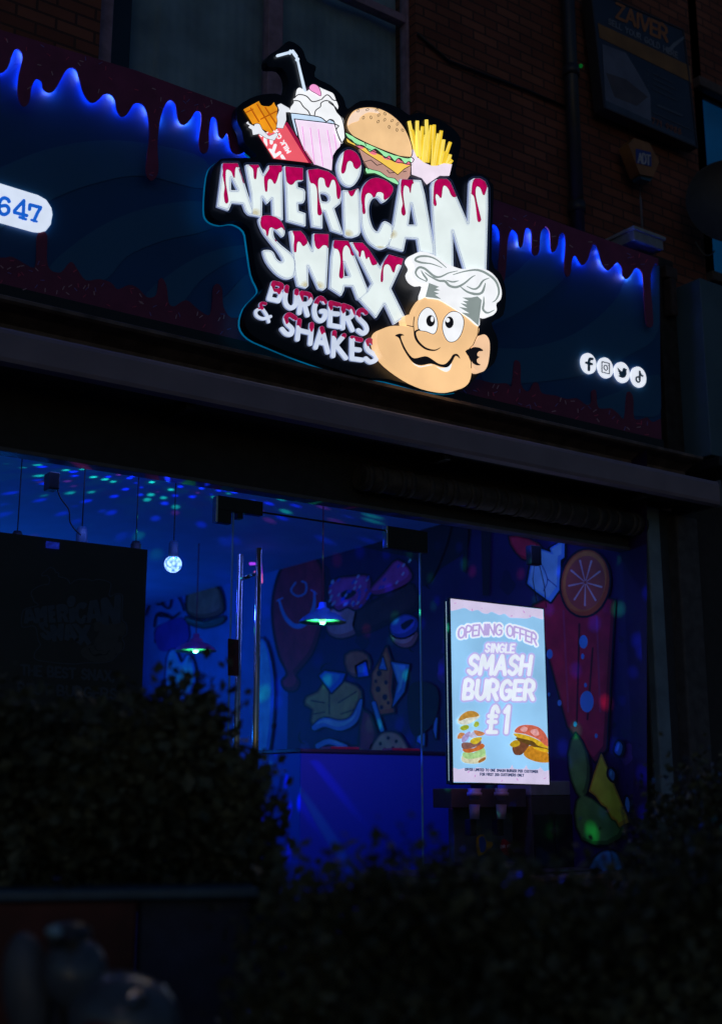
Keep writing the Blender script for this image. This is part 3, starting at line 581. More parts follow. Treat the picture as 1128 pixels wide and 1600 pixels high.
# chef
M_SK = emat('chef_skin', (252, 204, 148), 1, True, var=.13, scale=2.5); M_BK = emat('ink', (14, 12, 16), 1, var=.01); M_WH = emat('white_print', (246, 248, 252), 1, True)
M_GR = emat('hat_grey', (138, 150, 148), 1)
ch = art('chef_face', U(head, earL), FAS, .235, .064, M_SK, sg, .9)
e = art('ear', earR, FAS, .232, .06, emat('ear_skin', (244, 200, 160), 1), ch, .9)
art('ear_shadow', poly(zz([(752, 865), (790, 845), (820, 832), (870, 838), (897, 862), (862, 866), (848, 885), (850, 903), (868, 912), (845, 930), (850, 958), (877, 975), (845, 978), (812, 960), (790, 920)]), 2), FAS, .2385, .001, M_BK, ch, .5)
ht = art('chef_hat', hat, FAS, .242, .07, M_WH, ch, .8)
shade = U(poly(zz([(462, 318), (545, 350), (515, 362), (552, 378), (500, 385), (545, 405), (510, 412), (562, 448), (500, 438), (434, 430)])), poly(zz([(884, 455), (858, 662), (790, 600), (720, 555), (786, 562), (700, 510), (770, 520), (712, 480), (770, 490), (730, 462), (780, 462), (728, 435), (800, 435), (850, 425)])))
c_ = lambda pts, w_: stroke(zz(pts), [w_*.35, w_, w_, w_*.3], 5)
curls = U(c_([(600, 195), (520, 130), (450, 105), (380, 108), (352, 135), (400, 155), (480, 165), (565, 195)], 1.7), c_([(440, 305), (380, 275), (355, 235), (380, 195), (430, 205), (500, 262), (550, 270), (620, 238), (690, 222)], 1.8),
          c_([(430, 235), (470, 265), (540, 300), (590, 305), (625, 340), (680, 352), (740, 325), (800, 275), (830, 258)], 1.9), c_([(655, 252), (750, 225), (850, 215), (935, 250), (1000, 310), (1022, 390), (1000, 450), (970, 472)], 1.8),
          c_([(715, 350), (770, 390), (840, 408), (885, 395), (905, 350), (912, 320)], 2.0), c_([(900, 430), (900, 480), (895, 530), (930, 558), (985, 535)], 1.7), c_([(600, 295), (650, 310), (700, 300)], 1.3),
          c_([(765, 345), (820, 368), (860, 350), (895, 300), (945, 278)], 1.6), c_([(400, 220), (420, 255), (445, 290), (438, 310)], 1.5))
art('hat_shading', U(shade, curls), FAS, .2445, .001, M_GR, ht, .45)
for pts, pc, hc in (([(378, 690), (372, 620), (398, 552), (450, 514), (500, 545), (530, 620), (526, 690), (498, 728), (440, 708), (400, 702)], (475, 622, 35, 46), (488, 608, 12, 22)),
                    ([(600, 770), (570, 690), (582, 605), (640, 548), (710, 560), (742, 622), (727, 710), (690, 772), (640, 793)], (625, 634, 34, 47), (612, 616, 16, 18))):
    ey = art('eye', poly(zz(pts), 4), FAS, .2385, .002, M_WH, ch, .5)
    art('eye_outline', ring(poly(zz(pts), 4), 0, .5), FAS, .2400, .001, M_BK, ey, .4)
    f_ = lambda q: poly(zz([(q[0]+q[2]*math.cos(t), q[1]+q[3]*math.sin(t)) for t in [6.2832*i/24 for i in range(24)]]))
    art('pupil', f_(pc), FAS, .2415, .001, M_BK, ey, .4); art('glint', f_(hc), FAS, .2430, .001, M_WH, ey, .4)
art('teeth', poly(zz([(315, 945), (350, 968), (400, 985), (480, 972), (560, 1000), (620, 985), (645, 962), (630, 1012), (600, 1030), (560, 1015), (500, 978), (440, 985), (380, 992)]), 3), FAS, .2375, .001, M_WH, ch, .5)
mouth = poly(zz([(190, 740), (230, 724), (265, 738), (236, 748), (262, 820), (300, 885), (345, 922), (430, 905), (480, 925), (540, 965), (590, 968), (630, 930), (655, 892), (690, 888), (712, 925), (675, 902), (645, 955), (610, 993), (555, 990), (480, 965), (400, 978), (340, 960), (290, 900), (250, 830), (222, 760)]), 3)
nose = U(stroke(zz([(385, 692), (350, 715), (368, 780), (430, 840), (505, 858), (553, 836)]), [1.1, 1.9, 1.5, .4], 4), stroke(zz([(345, 590), (338, 650), (345, 730)]), .6, 3), stroke(zz([(285, 658), (335, 668)]), .6), stroke(zz([(765, 868), (800, 950), (802, 1000)]), .6), stroke(zz([(766, 866), (815, 815), (850, 740), (858, 668)]), .5))
art('mouth', U(mouth, nose), FAS, .2390, .001, M_BK, ch, .5)

# food above the lettering
C0 = .176
zi, zj, zk = (lambda p: T(ZI, p)), (lambda p: T(ZJ, p)), (lambda p: T(ZK, p))
M_WRAP = emat('wrapper_red', (236, 92, 106), 1); M_WRAPD = emat('wrapper_dark', (150, 16, 62), 1)
wr = poly(zi([(205, 535), (380, 480), (445, 420), (700, 797), (345, 755)]))
cb = art('chocolate_bar', wr, FAS, C0, .006, M_WRAP, sg, .6)
art('wrapper_edge', poly(zi([(440, 425), (468, 420), (722, 802), (668, 797)])), FAS, C0+.002, .0015, M_WRAPD, cb, .5)
art('chocolate', poly(zi([(65, 302), (205, 225), (225, 262), (250, 272), (300, 275), (325, 262), (345, 235), (360, 270), (378, 290), (370, 370), (375, 400), (360, 500), (320, 525), (250, 490), (180, 430), (150, 440)])), FAS, C0+.001, .0015, emat('choc_orange', (238, 152, 24), 1, var=.2), cb, .5)
art('chocolate_grooves', U(*[stroke(zi(q), 1.1) for q in ([(130, 290), (205, 415)], [(190, 255), (335, 500)], [(265, 285), (372, 445)], [(225, 392), (372, 318)], [(150, 300), (90, 330)])]), FAS, C0+.003, .001, emat('choc_brown', (178, 92, 8), 1), cb, .4)
def rtext(st, p0, d, h, w_, sp=.22):
    """rotated stroke text: p0 start, d unit reading direction (px), up = rotate left"""
    ux, uy = d[1], -d[0]; x = 0; out = []
    for c in st:
        gw, pl = G[c]
        for L in pl: out.append(stroke([(p0[0]+d[0]*(x+a)*h+ux*b*h, p0[1]+d[1]*(x+a)*h+uy*b*h) for a, b in L], w_, 3 if len(L) > 4 else 0))
        x += gw+sp
    return U(*out)
dd = (-.53, -.848)
brandt = rtext('HERSHEY', T(ZI, [(520, 895)])[0], dd, 20, 2.5, .3)
milk = rtext('MILK CHO', T(ZI, [(500, 690)])[0], dd, 6.0, .95, .35)
art('wrapper_lettering', I(U(brandt, milk), off(wr, -.5)), FAS, C0+.0025, .001, M_WH, cb, .4)
foil = U(poly(zi([(85, 425), (110, 410), (115, 430), (160, 455), (165, 440), (190, 432), (215, 438), (240, 490), (300, 550), (378, 515), (385, 540), (350, 592), (270, 570), (210, 530), (150, 542), (140, 490), (105, 470), (120, 450), (95, 440)])), poly(zi([(375, 260), (410, 245), (490, 290), (497, 330), (458, 330), (462, 400), (430, 480), (368, 472), (378, 410), (370, 370), (392, 310)])))
art('foil', foil, FAS, C0+.005, .001, emat('foil_white', (232, 236, 244), 1), cb, .5)
art('foil_outline', ring(foil, 0, .3), FAS, C0+.0065, .001, M_BK, cb, .4)
# milkshake
gl_ = poly(zk([(308, 752), (690, 805), (692, 860), (735, 975), (728, 1012), (690, 1050), (660, 1100), (650, 1235), (560, 1200), (470, 1170), (390, 1050), (340, 920)]))
ms = art('milkshake', gl_, FAS, C0+.002, .004, emat('shake_pink', (246, 224, 246), 1, True), sg, .6)
art('glass_stripes', U(*[stroke(zk(q), .75) for q in ([(375, 828), (392, 960), (395, 1060)], [(450, 838), (490, 1180)], [(525, 852), (568, 1195)], [(610, 862), (655, 1130)], [(675, 900), (695, 1040)])]), FAS, C0+.0035, .001, emat('stripe_pink', (236, 168, 226), 1), ms, .4)
rim = U(poly(zk([(268, 705), (400, 715), (550, 740), (600, 780), (630, 765), (690, 795), (690, 806), (300, 758), (330, 915), (312, 895), (275, 760)])))
art('glass_rim', rim, FAS, C0+.005, .001, emat('rim_blue', (200, 224, 248), 1), ms, .5)
cream = poly(zk([(312, 540), (325, 480), (350, 462), (385, 480), (410, 495), (440, 478), (470, 450), (520, 450), (560, 470), (620, 495), (665, 520), (690, 580), (712, 640), (700, 690), (755, 750), (770, 850), (772, 930), (745, 985), (705, 930), (685, 840), (670, 775), (630, 760), (600, 780), (550, 742), (440, 720), (272, 700), (265, 650), (298, 600), (292, 570)]), 4)
cr = art('cream', cream, FAS, C0+.008, .002, M_WH, ms, .5)
lines = [[(300, 560), (330, 530), (370, 527), (420, 545), (460, 588), (500, 590), (545, 575)], [(298, 582), (350, 590), (385, 640), (430, 680), (448, 718)], [(490, 720), (500, 675), (545, 640), (550, 605), (600, 582), (660, 612), (700, 690), (745, 745), (768, 840), (775, 930)], [(555, 572), (600, 530), (630, 540), (660, 575), (690, 582)], [(272, 700), (440, 720), (550, 742), (600, 780), (630, 760), (670, 775), (690, 850), (740, 975), (775, 930)], [(300, 755), (690, 805), (692, 860), (740, 975)], [(335, 910), (390, 1050), (480, 1180)], [(265, 705), (275, 765), (312, 895), (340, 920), (300, 755)], [(625, 600), (690, 650), (705, 690)]]
art('ink_outline', U(*[stroke(zk(q), .75, 3) for q in lines]), FAS, C0+.0105, .001, M_BK, ms, .4)
cher = poly(zk([(438, 465), (455, 435), (490, 428), (530, 455), (550, 510), (545, 540), (500, 515), (455, 490)]), 4)
art('cherry', cher, FAS, C0+.0125, .001, emat('cherry_pink', (248, 158, 216), 1), ms, .4); art('cherry_outline', ring(cher, 0, .4), FAS, C0+.0140, .001, M_BK, ms, .4)
art('straw', U(stroke(zk([(145, 160), (248, 132)]), 2.0), stroke(zk([(262, 112), (262, 142)]), 1.2), stroke(zk([(285, 118), (320, 165)]), [2.2, 1.6, 2.2]), stroke(zk([(330, 195)]), 2.9), stroke(zk([(335, 210), (400, 488)]), [1.3, 2.0])), FAS, C0+.009, .006, emat('straw_white', (214, 232, 252), 1), ms, .4)
# burger
bun = poly(zj([(115, 300), (130, 235), (175, 175), (260, 148), (370, 152), (480, 200), (580, 290), (640, 400), (668, 500), (655, 565), (600, 570), (480, 530), (330, 470), (200, 410), (140, 360)]), 4)
patty = poly(zj([(215, 495), (300, 540), (420, 600), (520, 690), (545, 715), (590, 670), (657, 638), (652, 712), (600, 790), (500, 780), (420, 700), (300, 670), (250, 590)]))
bg_ = art('burger', patty, FAS, C0, .006, emat('patty_brown', (192, 148, 134), 1), sg, .6)
lt2 = poly(zj([(275, 655), (330, 672), (400, 690), (460, 735), (520, 745), (560, 800), (500, 780), (440, 745), (350, 702), (285, 705)]), 2)
art('lower_lettuce', lt2, FAS, C0+.002, .001, emat('lettuce', (160, 238, 176), 1), bg_, .5)
cheese = poly(zj([(108, 400), (160, 440), (280, 490), (420, 555), (520, 605), (662, 632), (600, 665), (545, 715), (500, 680), (400, 610), (280, 535), (200, 478), (120, 442)]))
art('cheese', cheese, FAS, C0+.0035, .001, emat('cheese_yellow', (248, 204, 88), 1), bg_, .5)
art('tomato', U(*[ell(520+x/5.371, 140+y/5.371, 7, 3.4, .4) for x, y in ((225, 475), (335, 525), (450, 568), (540, 598), (612, 612))]), FAS, C0+.005, .001, emat('tomato_pink', (240, 120, 146), 1), bg_, .5)
lett = poly(zj([(105, 360), (150, 380), (330, 470), (520, 550), (670, 572), (665, 612), (635, 602), (605, 622), (570, 580), (545, 578), (520, 602), (490, 570), (470, 555), (440, 575), (410, 540), (370, 505), (345, 500), (310, 522), (270, 480), (235, 465), (200, 468), (160, 425), (125, 402)]), 3)
art('lettuce', lett, FAS, C0+.0065, .001, emat('lettuce', (160, 238, 176), 1), bg_, .5)
art('bun', bun, FAS, C0+.012, .006, emat('bun_tan', (244, 200, 146), 1, True, var=.1, scale=6), bg_, .6)
art('bun_shine', U(poly(zj([(125, 300), (140, 235), (185, 185), (260, 158), (350, 162), (390, 200), (300, 190), (230, 230), (215, 262), (160, 280)]), 3)), FAS, C0+.0135, .001, emat('bun_light', (250, 220, 196), 1), bg_, .5)
seeds = U(*[ring(ell(520+x/5.371, 140+y/5.371, 1.7, 2.6, r_), .2, .33) for x, y, r_ in ((213, 177, .5), (290, 168, 1.2), (368, 170, .9), (385, 213, .5), (437, 203, -.6), (257, 235, .3), (320, 233, -.3), (435, 253, .5), (380, 268, .5), (497, 260, .9), (543, 288, .5), (473, 313, -.2), (538, 338, -.2), (585, 340, -.6))])
bl = U(ring(bun, 0, .7), ring(lett, 0, .55), ring(cheese, 0, .55), ring(lt2, 0, .4), stroke(zj([(270, 605), (320, 590), (370, 635), (410, 625)]), .5), stroke(zj([(455, 675), (475, 700), (515, 695)]), .5), stroke(zj([(590, 690), (615, 685)]), .5), stroke(zj([(215, 495), (250, 590), (300, 670)]), .5), stroke(zj([(655, 640), (650, 712)]), .5), stroke(zj([(270, 450), (280, 470)]), .5), stroke(zj([(360, 495), (375, 520)]), .5))
art('burger_outline', U(bl, seeds), FAS, C0+.0150, .001, M_BK, bg_, .4)
# fries
fz = [[(640, 265), (690, 520)], [(665, 340), (705, 560)], [(708, 262), (705, 560)], [(752, 310), (735, 590)], [(785, 252), (795, 600)], [(825, 300), (795, 610)], [(780, 380), (760, 610)], [(850, 295), (838, 640)], [(885, 370), (850, 640)], [(910, 345), (865, 640)], [(930, 420), (900, 630)], [(985, 440), (925, 620)], [(985, 545), (960, 620)], [(1000, 590), (975, 620)], [(718, 345), (730, 560)], [(940, 520), (915, 620)]]
fy = [emat('fry_a', (252, 222, 92), 1), emat('fry_b', (242, 202, 52), 1), emat('fry_c', (252, 232, 130), 1)]
box_ = poly(zj([(660, 505), (675, 500), (700, 560), (760, 610), (830, 640), (880, 638), (930, 618), (1000, 626), (977, 722), (900, 720), (790, 795), (750, 740), (665, 710)]))
fr = art('fries', box_, FAS, C0+.014, .005, emat('fries_box', (244, 228, 244), 1, True), sg, .6)
for k, q in enumerate(fz):
    p, q2 = zj(q); dx, dy = q2[0]-p[0], q2[1]-p[1]; L = math.hypot(dx, dy); nx_, ny_ = -dy/L*2.4, dx/L*2.4
    art('fry', poly([(p[0]+nx_, p[1]+ny_), (p[0]-nx_, p[1]-ny_), (q2[0]-nx_*1.2, q2[1]-ny_), (q2[0]+nx_*1.2, q2[1]+ny_)], r=.3), FAS, C0+.001+.0006*k, .001, fy[k % 2], fr, .6)
    art('fry_edge', stroke([(p[0]+nx_*.7, p[1]+2), (q2[0]+nx_*.7, q2[1])], .45), FAS, C0+.0015+.0006*k, .0004, fy[2], fr, .5)

# ================================================================== CORNICE, AWNING BOX, SHUTTER
I4 = Matrix.Identity(4)
def xof(px, py, y): return WY(px, py, y).x
def zof(px, py, y): return WY(px, py, y).z
XL = -6.0
def extr(prof, x0, x1):                                      # profile (y, z) along x
    m_ = MB(); m_.prism(prof, x0, x1, lambda a, b_, t: Vector((t, a, b_))); return m_
M_CORN = pmat('old_cornice_paint', (.16, .12, .11), .5, var=.5, scale=9, bump=.5)
M_AWN = pmat('awning_metal', (.30, .25, .31), .42, var=.12, scale=4, bump=.04)
zc = zof(560, 591, -.30); xc1 = xof(1098, 716, -.30)
co_ = thing('cornice', 'dark weathered moulded cornice running below the blue fascia', 'cornice', loc=(2, -.15, zc))
extr([(.05, zc-.13), (-.12, zc-.13), (-.13, zc-.07), (-.20, zc-.035), (-.285, zc-.022), (-.30, zc-.012), (-.30, zc+.006), (-.285, zc+.014), (-.2, zc+.03), (.05, zc+.05)], XL, xc1).build('moulding', M_CORN, co_)
extr([(-.16, zc+.03), (-.16, ZFB-.003), (.05, ZFB-.003), (.05, zc+.03)], XL, xc1-.25).build('backing_board', M_BLACK, co_)
aw = thing('awning', 'closed awning box with a long pale purple grey front bar', 'awning', loc=(2, -.3, 3.1))
zt, zb = zof(560, 634, -.45), zof(560, 676, -.45); xa1 = xof(1122, 772, -.45)
extr([(-.455, zt), (-.462, zt-.02), (-.462, zb+.02), (-.455, zb), (-.40, zb-.004), (-.40, zb+.02), (-.44, zb+.03), (-.44, zt-.02), (-.40, zt), (-.40, zt+.012), (-.45, zt+.008)], XL, xa1).build('front_bar', M_AWN, aw)
extr([(-.39, zt-.01), (-.39, zb+.01), (-.12, zb+.05), (.0, zb+.05), (.0, zt+.05), (-.2, zt+.05)], XL, xa1-.03).build('cassette', M_BLACKM, aw)
MB().box(xa1-.002, xa1+.02, -.468, -.02, zb-.012, zt+.02, .005).build('end_cap', pmat('end_cap', (.10, .12, .15), .5), aw)
for k in range(6):
    x = -2.4+k*1.7; MB().box(x, x+.05, -.38, -.02, zb-.03, zb+.02, .004).build('bracket', M_BLACK, aw)
sh = thing('shutter_housing', 'black roller shutter box hidden in shadow above the shop window', 'shutter', loc=(2, 0, ZW))
MB().box(XL, xof(1003, 850, -.05), -.06, .03, ZW+.018, zb+.1).build('housing', M_BLACKM, sh)
m_ = MB(); x0, x1 = xof(560, 780, -.14), xof(1000, 840, -.14)
pts = []
m_.tube([(x0, -.15, ZW+.16), (x1, -.15, ZW+.16)], .075, 16)
for k in range(22):
    x = x0+(x1-x0)*(k+random.random()*.6)/22; m_.tube([(x, -.15, ZW+.16), (x+.035, -.15, ZW+.16)], .082, 16)
m_.build('shutter_roll', pmat('dirty_shutter', (.07, .06, .055), .7, var=.5, scale=12, bump=.5), sh)
MB().box(XL, xof(1003, 866, -.06), -.075, .02, ZW-.004, ZW+.018, .003).build('bottom_rail', pmat('rail_grey', (.12, .12, .14), .5), sh)

# pilasters and neighbour, right of the fascia
xp0, xp1 = xof(1006, 850, -.05), xof(1043, 900, -.05)
pil = thing('pilaster', 'blue grey painted pilaster at the right edge of the shop window', 'pilaster', loc=(xp0, 0, 0))
MB().box(xp0, xp0+.13, -.09, .2, .1, zb+.02, .012).build('shaft', M_GREY, pil)
MB().box(xp0+.13, xp1+.1, -.04, .2, .1, zb+.02, .01).build('side_strip', pmat('pil_dark', (.05, .06, .08), .6), pil)
pil = thing('pilaster', 'darker stone pilaster beside the dark gap, furthest right under the awning', 'pilaster', loc=(xof(1062, 950, -.1), 0, 0))
MB().box(xof(1060, 900, -.12), xof(1096, 950, -.12), -.13, .2, .1, zb-.02, .015).build('shaft', pmat('pil_stone', (.09, .09, .1), .8, var=.3, bump=.5), pil)
pil = thing('console_column', 'black weathered column between the blue fascia and the neighbouring fascia', 'column', loc=(xof(1048, 560, -.05), 0, 3.4))
xs0, xs1 = xof(1034, 560, -.02), xof(1069, 560, -.08)
MB().box(xs0, xs1, -.03, .3, zc+.05, zof(1050, 405, -.05), .01).build('shaft', pmat('col_black', (.03, .028, .028), .8, var=.5, bump=.6), pil)
MB().box(xs0+.03, xs1-.08, -.12, -.03, zof(1040, 490, -.1), zof(1040, 432, -.1), .02).box(xs0+.02, xs1-.03, -.09, -.03, zof(1040, 430, -.1), zof(1040, 412, -.1), .01).build('carved_block', pmat('block_brown', (.06, .045, .045), .8, var=.5, bump=.6), pil)
nb = thing('neighbour_fascia', 'plain dark blue grey fascia board of the neighbouring shop at the right edge', 'shop sign', loc=(xs1, 0, 3.4))
MB().box(xs1+.01, xs1+5, -.26, .05, zof(1087, 705, -.26), zof(1068, 425, -.26), .008).build('board', pmat('nb_blue', (.08, .16, .22), .6, var=.15, scale=3), nb)
MB().box(xs1+.01, xs1+5, -.33, .05, zof(1087, 722, -.3), zof(1087, 706, -.3), .008).build('sill', M_BLACK, nb)

# neighbouring upper storey with a bluish window
xn0 = xof(1087, 200, .05); nw1 = xof(1175, 260, .12); nzt, nzb = zof(1089, 152, .12), zof(1118, 440, .12)
n2 = thing('brick_house', 'dark neighbouring brick house with one dim blue window at the top right corner', 'building', loc=(xn0, 0, 3.5))
MB().box(xr_b-.0, xn0, .05, .4, 3.3, 9).box(xn0, nw1, .05, .4, nzt, 9).box(xn0, nw1, .05, .4, 3.3, nzb).box(nw1, nw1+9, .05, .4, 0, 9).build('wall', M_BRICK, n2)
nwf = MB().box(xn0, nw1, -.02, .1, nzt, nzt+.09, .01).build('window', pmat('stone_lintel', (.12, .1, .1), .8, bump=.4), n2)
MB().box(xn0, nw1, .12, .13, nzb, nzt).build('pane', emat('blue_emissive_pane', (0, 34, 64), .9, var=.2, scale=2), nwf)  # pane emits a dim, uneven blue
MB().box(xn0, nw1, -.02, .1, nzb-.08, nzb, .01).build('sill', MATS['stone_lintel'], nwf)
# lower front beyond the shop, and around
MB().box(xp1+.25, 16, .02, .3, .1, zc).build('lower_wall', M_BLACKM, n2)

# satellite dish
dc = WY(1142, 315, -.35)
ds = thing('satellite_dish', 'big dark round dish in front of the dim blue window at the right edge', 'dish', loc=dc)
rot = Matrix.Rotation(rad(-40), 4, 'Z')
m_ = MB(); m_.lathe((0, 0, 0), [(0, .06), (.12, .055), (.24, .03), (.345, -.01), (.352, -.015), (.345, -.004), (.24, .036), (.12, .061), (.0, .066)], 40, 'y')
m_.build('bowl', pmat('dish_black', (.03, .03, .035), .5), ds, Matrix.Translation(dc) @ rot)
MB().tube([(0, .06, 0), (0, .30, -.12), (.0, .40, -.12)], .02).tube([(0, .0, -.33), (0, -.28, -.1)], .01).box(-.03, .03, -.33, -.25, -.12, -.06, .006).build('arm', M_BLACK, ds, Matrix.Translation(dc) @ rot)
m_ = MB(); p0, p1 = WY(1086, 378, -.05), WY(1116, 392, -.05)
m_.tube([p0.lerp(p1, k/12)+Vector((0, 0, -.075*math.sin(math.pi*k/12))) for k in range(13)], .006, 6)
tag(m_.build('hanging_cable', pmat('cable_grey', (.25, .25, .25), .6)), 'thin pale cable looping down below the dark dish', 'cable')

# gold shop banner
Z4 = (740, 0, 2.907)
BN = Plane((0, -.10, 0), (1, 0, 0), (0, 0, 1))
bq = lambda pts: T(Z4, pts)
bn = thing('hanging_banner', 'framed navy advertising board for buying gold with a yellow band high on the brick wall', 'sign', BN.mw)
outer = [(922, -18), (1068, 46), (1090, 231), (943, 168)]
art('board', [outer], BN, 0, .09, pmat('banner_navy', (.035, .06, .11), .5, var=.15, scale=3), bn)
art('frame', Dif(poly(outer, r=.3), off(poly(outer), -1.6)), BN, .006, .1, pmat('banner_frame', (.05, .045, .05), .5), bn, .6)
def bpoly(nm, pts, c, col_): return art(nm, [bq(pts)], BN, c, .001, pmat(nm, col_, .5, var=.2, scale=6), bn)
bpoly('yellow_band', [(562, 104), (982, 300), (990, 376), (571, 170)], .003, (.30, .15, .04))
bpoly('photo_print', [(583, 200), (690, 240), (745, 330), (800, 430), (806, 560), (598, 480)], .003, (.16, .19, .28))
bpoly('photo_shade', [(600, 330), (690, 360), (790, 440), (740, 480), (640, 440)], .0045, (.11, .10, .12))
bpoly('lower_strip', [(598, 455), (1000, 640), (1003, 664), (600, 488)], .0045, (.07, .10, .16))
bt = U(text('ZAIVER', bq([(648, 78)])[0], bq([(878, 188)])[0], 22, 2.1))
art('banner_lettering', bt, BN, .004, .001, pmat('banner_orange', (.42, .16, .05), .5), bn, .5)
art('banner_lettering', U(text('SELL YOUR GOLD HERE', bq([(612, 108)])[0], bq([(925, 264)])[0], 8.5, .75, sp=.3)), BN, .004, .001, pmat('banner_pale', (.24, .27, .34), .5), bn, .35)
art('banner_lettering', U(text('771 9988', bq([(808, 560)])[0], bq([(940, 612)])[0], 9, .8, sp=.3)), BN, .006, .001, pmat('banner_red', (.25, .10, .07), .5), bn, .4)
bl_ = U(*[stroke(bq([(790, 318+k*24)]), 1.2) for k in range(4)], *[stroke(bq([(812, 332+k*24), (812+90+20*(k % 2), 332+k*24+44+9*(k % 2))]), .6) for k in range(4)], stroke(bq([(835, 478), (945, 525)]), 1.6), stroke(bq([(815, 512), (1000, 595)]), .6))
art('small_print', bl_, BN, .004, .001, pmat('banner_dim', (.10, .13, .19), .5), bn, .4)
bpoly('torn_corner', [(870, 235), (905, 195), (960, 160), (955, 175), (915, 210), (885, 240)], .005, (.2, .24, .3))

# alarm box and its cable
AL = Plane((0, -.02, 0), (1, 0, 0), (0, 0, 1))
ab = thing('alarm_box', 'hexagonal yellow ADT alarm box on the brick wall below the gold banner', 'alarm box', AL.mw)
hexp = bq([(705, 655), (728, 630), (795, 652), (838, 735), (812, 800), (755, 788)])
art('casing', poly(hexp, r=1), AL, .11, .1, pmat('alarm_yellow', (.34, .15, .04), .4), ab, .7)
art('blue_badge', poly(bq([(736, 676), (803, 692), (806, 756), (738, 740)]), r=.3), AL, .113, .002, pmat('badge_blue', (.03, .06, .30), .4), ab, .6)
art('badge_lettering', U(text('ADT', bq([(746, 738)])[0], bq([(800, 750)])[0], 15, 1.2, sp=.12)), AL, .115, .001, pmat('badge_white', (.5, .5, .55), .4), ab, .4)
art('lamp_cap', poly(bq([(748, 785), (812, 798), (800, 822), (762, 812)]), r=.5), AL, .09, .08, pmat('alarm_teal', (.03, .13, .2), .3), ab, .7)
MB().tube([WY(999, 290, -.03), WY(1000, 310, -.03), WY(1003, 358, -.03)], .008, 8).build('conduit', pmat('conduit', (.22, .24, .3), .5), ab)
jb = thing('junction_box', 'pale blue grey metal box standing on the right end of the fascia', 'box', loc=WY(1015, 380, -.2))
xj0, xj1 = xof(990, 370, -.24), xof(1036, 385, -.24)
MB().box(xj0, xj1, -.24, .04, zof(1036, 391, -.24), zof(1036, 376, -.24), .006).build('casing', pmat('jbox', (.26, .31, .38), .5), jb)
MB().box(xj0-.015, xj1+.015, -.255, .045, zof(1036, 376, -.24), zof(1036, 371, -.24), .004).build('lid', pmat('jbox2', (.34, .40, .46), .5), jb)
# downpipe, wall cable, green light
dpi = thing('downpipe', 'black cast iron downpipe on the brick wall left of the gold banner', 'pipe', loc=WY(897, 150, -.05))
px_ = xof(897, 200, -.05)
MB().tube([(px_, -.04, FH+3.6), (px_, -.04, 9)], .05, 16).build('pipe', pmat('iron', (.035, .04, .05), .4), dpi)
for py in (330, 120, -100): z_ = zof(897, py, -.05); MB().tube([(px_, -.04, z_), (px_, -.04, z_+.08)], .062, 16).build('collar', pmat('iron', (.035, .04, .05), .4), dpi)
m_ = MB(); pp_ = [WY(a, b_, .03) for a, b_ in ((652, 52), (700, 95), (760, 118), (820, 140), (884, 168))]
m_.tube(pp_, .012, 6); tag(m_.build('wall_cable', M_BLACK), 'black cable sagging across the dark brick wall right of the window', 'cable')
m_ = MB(); m_.blob(WY(907, 103, -.02), .016, 2); tag(m_.build('indicator_light', emat('green_led', (0, 70, 22), 1)), 'tiny dim green indicator light on the brick wall', 'light')

# ================================================================== SHOPFRONT GLASS
GL = FACADE
xd0, xd1 = xof(360, 1000, 0), xof(657, 1000, 0)
zh = zof(500, 815, 0); zfl = .16
xwR = xof(988, 1000, 0)
zsill = zof(700, 1376, .02)
def pane(nm, lab, x0, x1, z0, z1, y=0.0, par=None):
    o = MB().box(x0, x1, y-.005, y+.005, z0, z1).build(nm, M_GLASS, par)
    if lab: tag(o, lab, 'window')
    return o
pane('shop_window', 'large clear glass pane at left with a dark logo poster behind it', XL, xd0-.006, zfl, ZW+.02)
M_EDGE = emat('glass_edge', (40, 90, 120), .35, var=.9, scale=6)
pane('shop_window', 'clear glass pane at right with the lit offer screen hanging behind it', xd1+.006, xwR, zsill, ZW+.02)
pane('transom_glass', 'glass strip above the clear glass door', xd0, xd1, zh+.008, ZW+.02)
dr = thing('glass_door', 'frameless glass door with long steel bar handles and black patch fittings', 'door', loc=((xd0+xd1)/2, 0, zfl))
pane('door_pane', None, xd0, xd1, zfl+.01, zh, 0, dr)
for x in (xd0, xd1):
    MB().box(x-.003, x+.002, -.0065, .0065, zfl+.01, zh).build('polished_edge', pmat('edge_glass', (.22, .5, .7), .3, spec=1), dr)
MB().box(xd0, xd1, -.007, .007, zh, zh+.008).build('top_gap', M_BLACK, dr)
xa, xb = xof(341, 790, -.02), xof(411, 800, -.02)
zA = zof(376, 779, -.02); zB = zof(380, 800, -.02)-.005; zC = zof(348, 817, -.02)
MB().box(xa, xb, -.022, .022, zB, zA, .003).box(xa, xa+.085, -.0215, .0215, zC, zB+.002, .003).build('patch_fitting', M_BLACK, dr)
MB().box(xa-.012, xa, -.022, .022, zC, zA-.004, .002).build('patch_edge', M_STEEL, dr)
MB().box(xof(372, 805, -.02), xof(380, 806, -.02), -.02, .02, zB-.035, zB).build('lock_bolt', M_BLACK, dr)
xa, xb = xof(606, 840, -.02), xof(668, 850, -.02); zA, zC = zof(636, 826, -.02), zof(636, 860, -.02)
MB().box(xa, xb, -.022, .022, zC, zA, .003).build('patch_fitting', M_BLACK, dr)
MB().box(xa-.010, xa, -.022, .022, zC, zA, .002).build('patch_edge', M_STEEL, dr)
xh = xof(388, 1000, 0)
for y, px in ((-.10, 402), (.10, 373)):
    xx = xof(px, 1010, y); za = zof(px, 856 if y < 0 else 866, y)
    h_ = MB().tube([(xx, y, za), (xx, y, .55)], .017, 20).build('bar_handle', pmat('polished_bar', (.62, .62, .66), .16, metal=.75, bump=0), dr, )
    for z_ in (za-.14, .75): MB().tube([(xx, y, z_), (xx, 0, z_)], .011, 12).build('handle_mount', M_STEEL, h_)
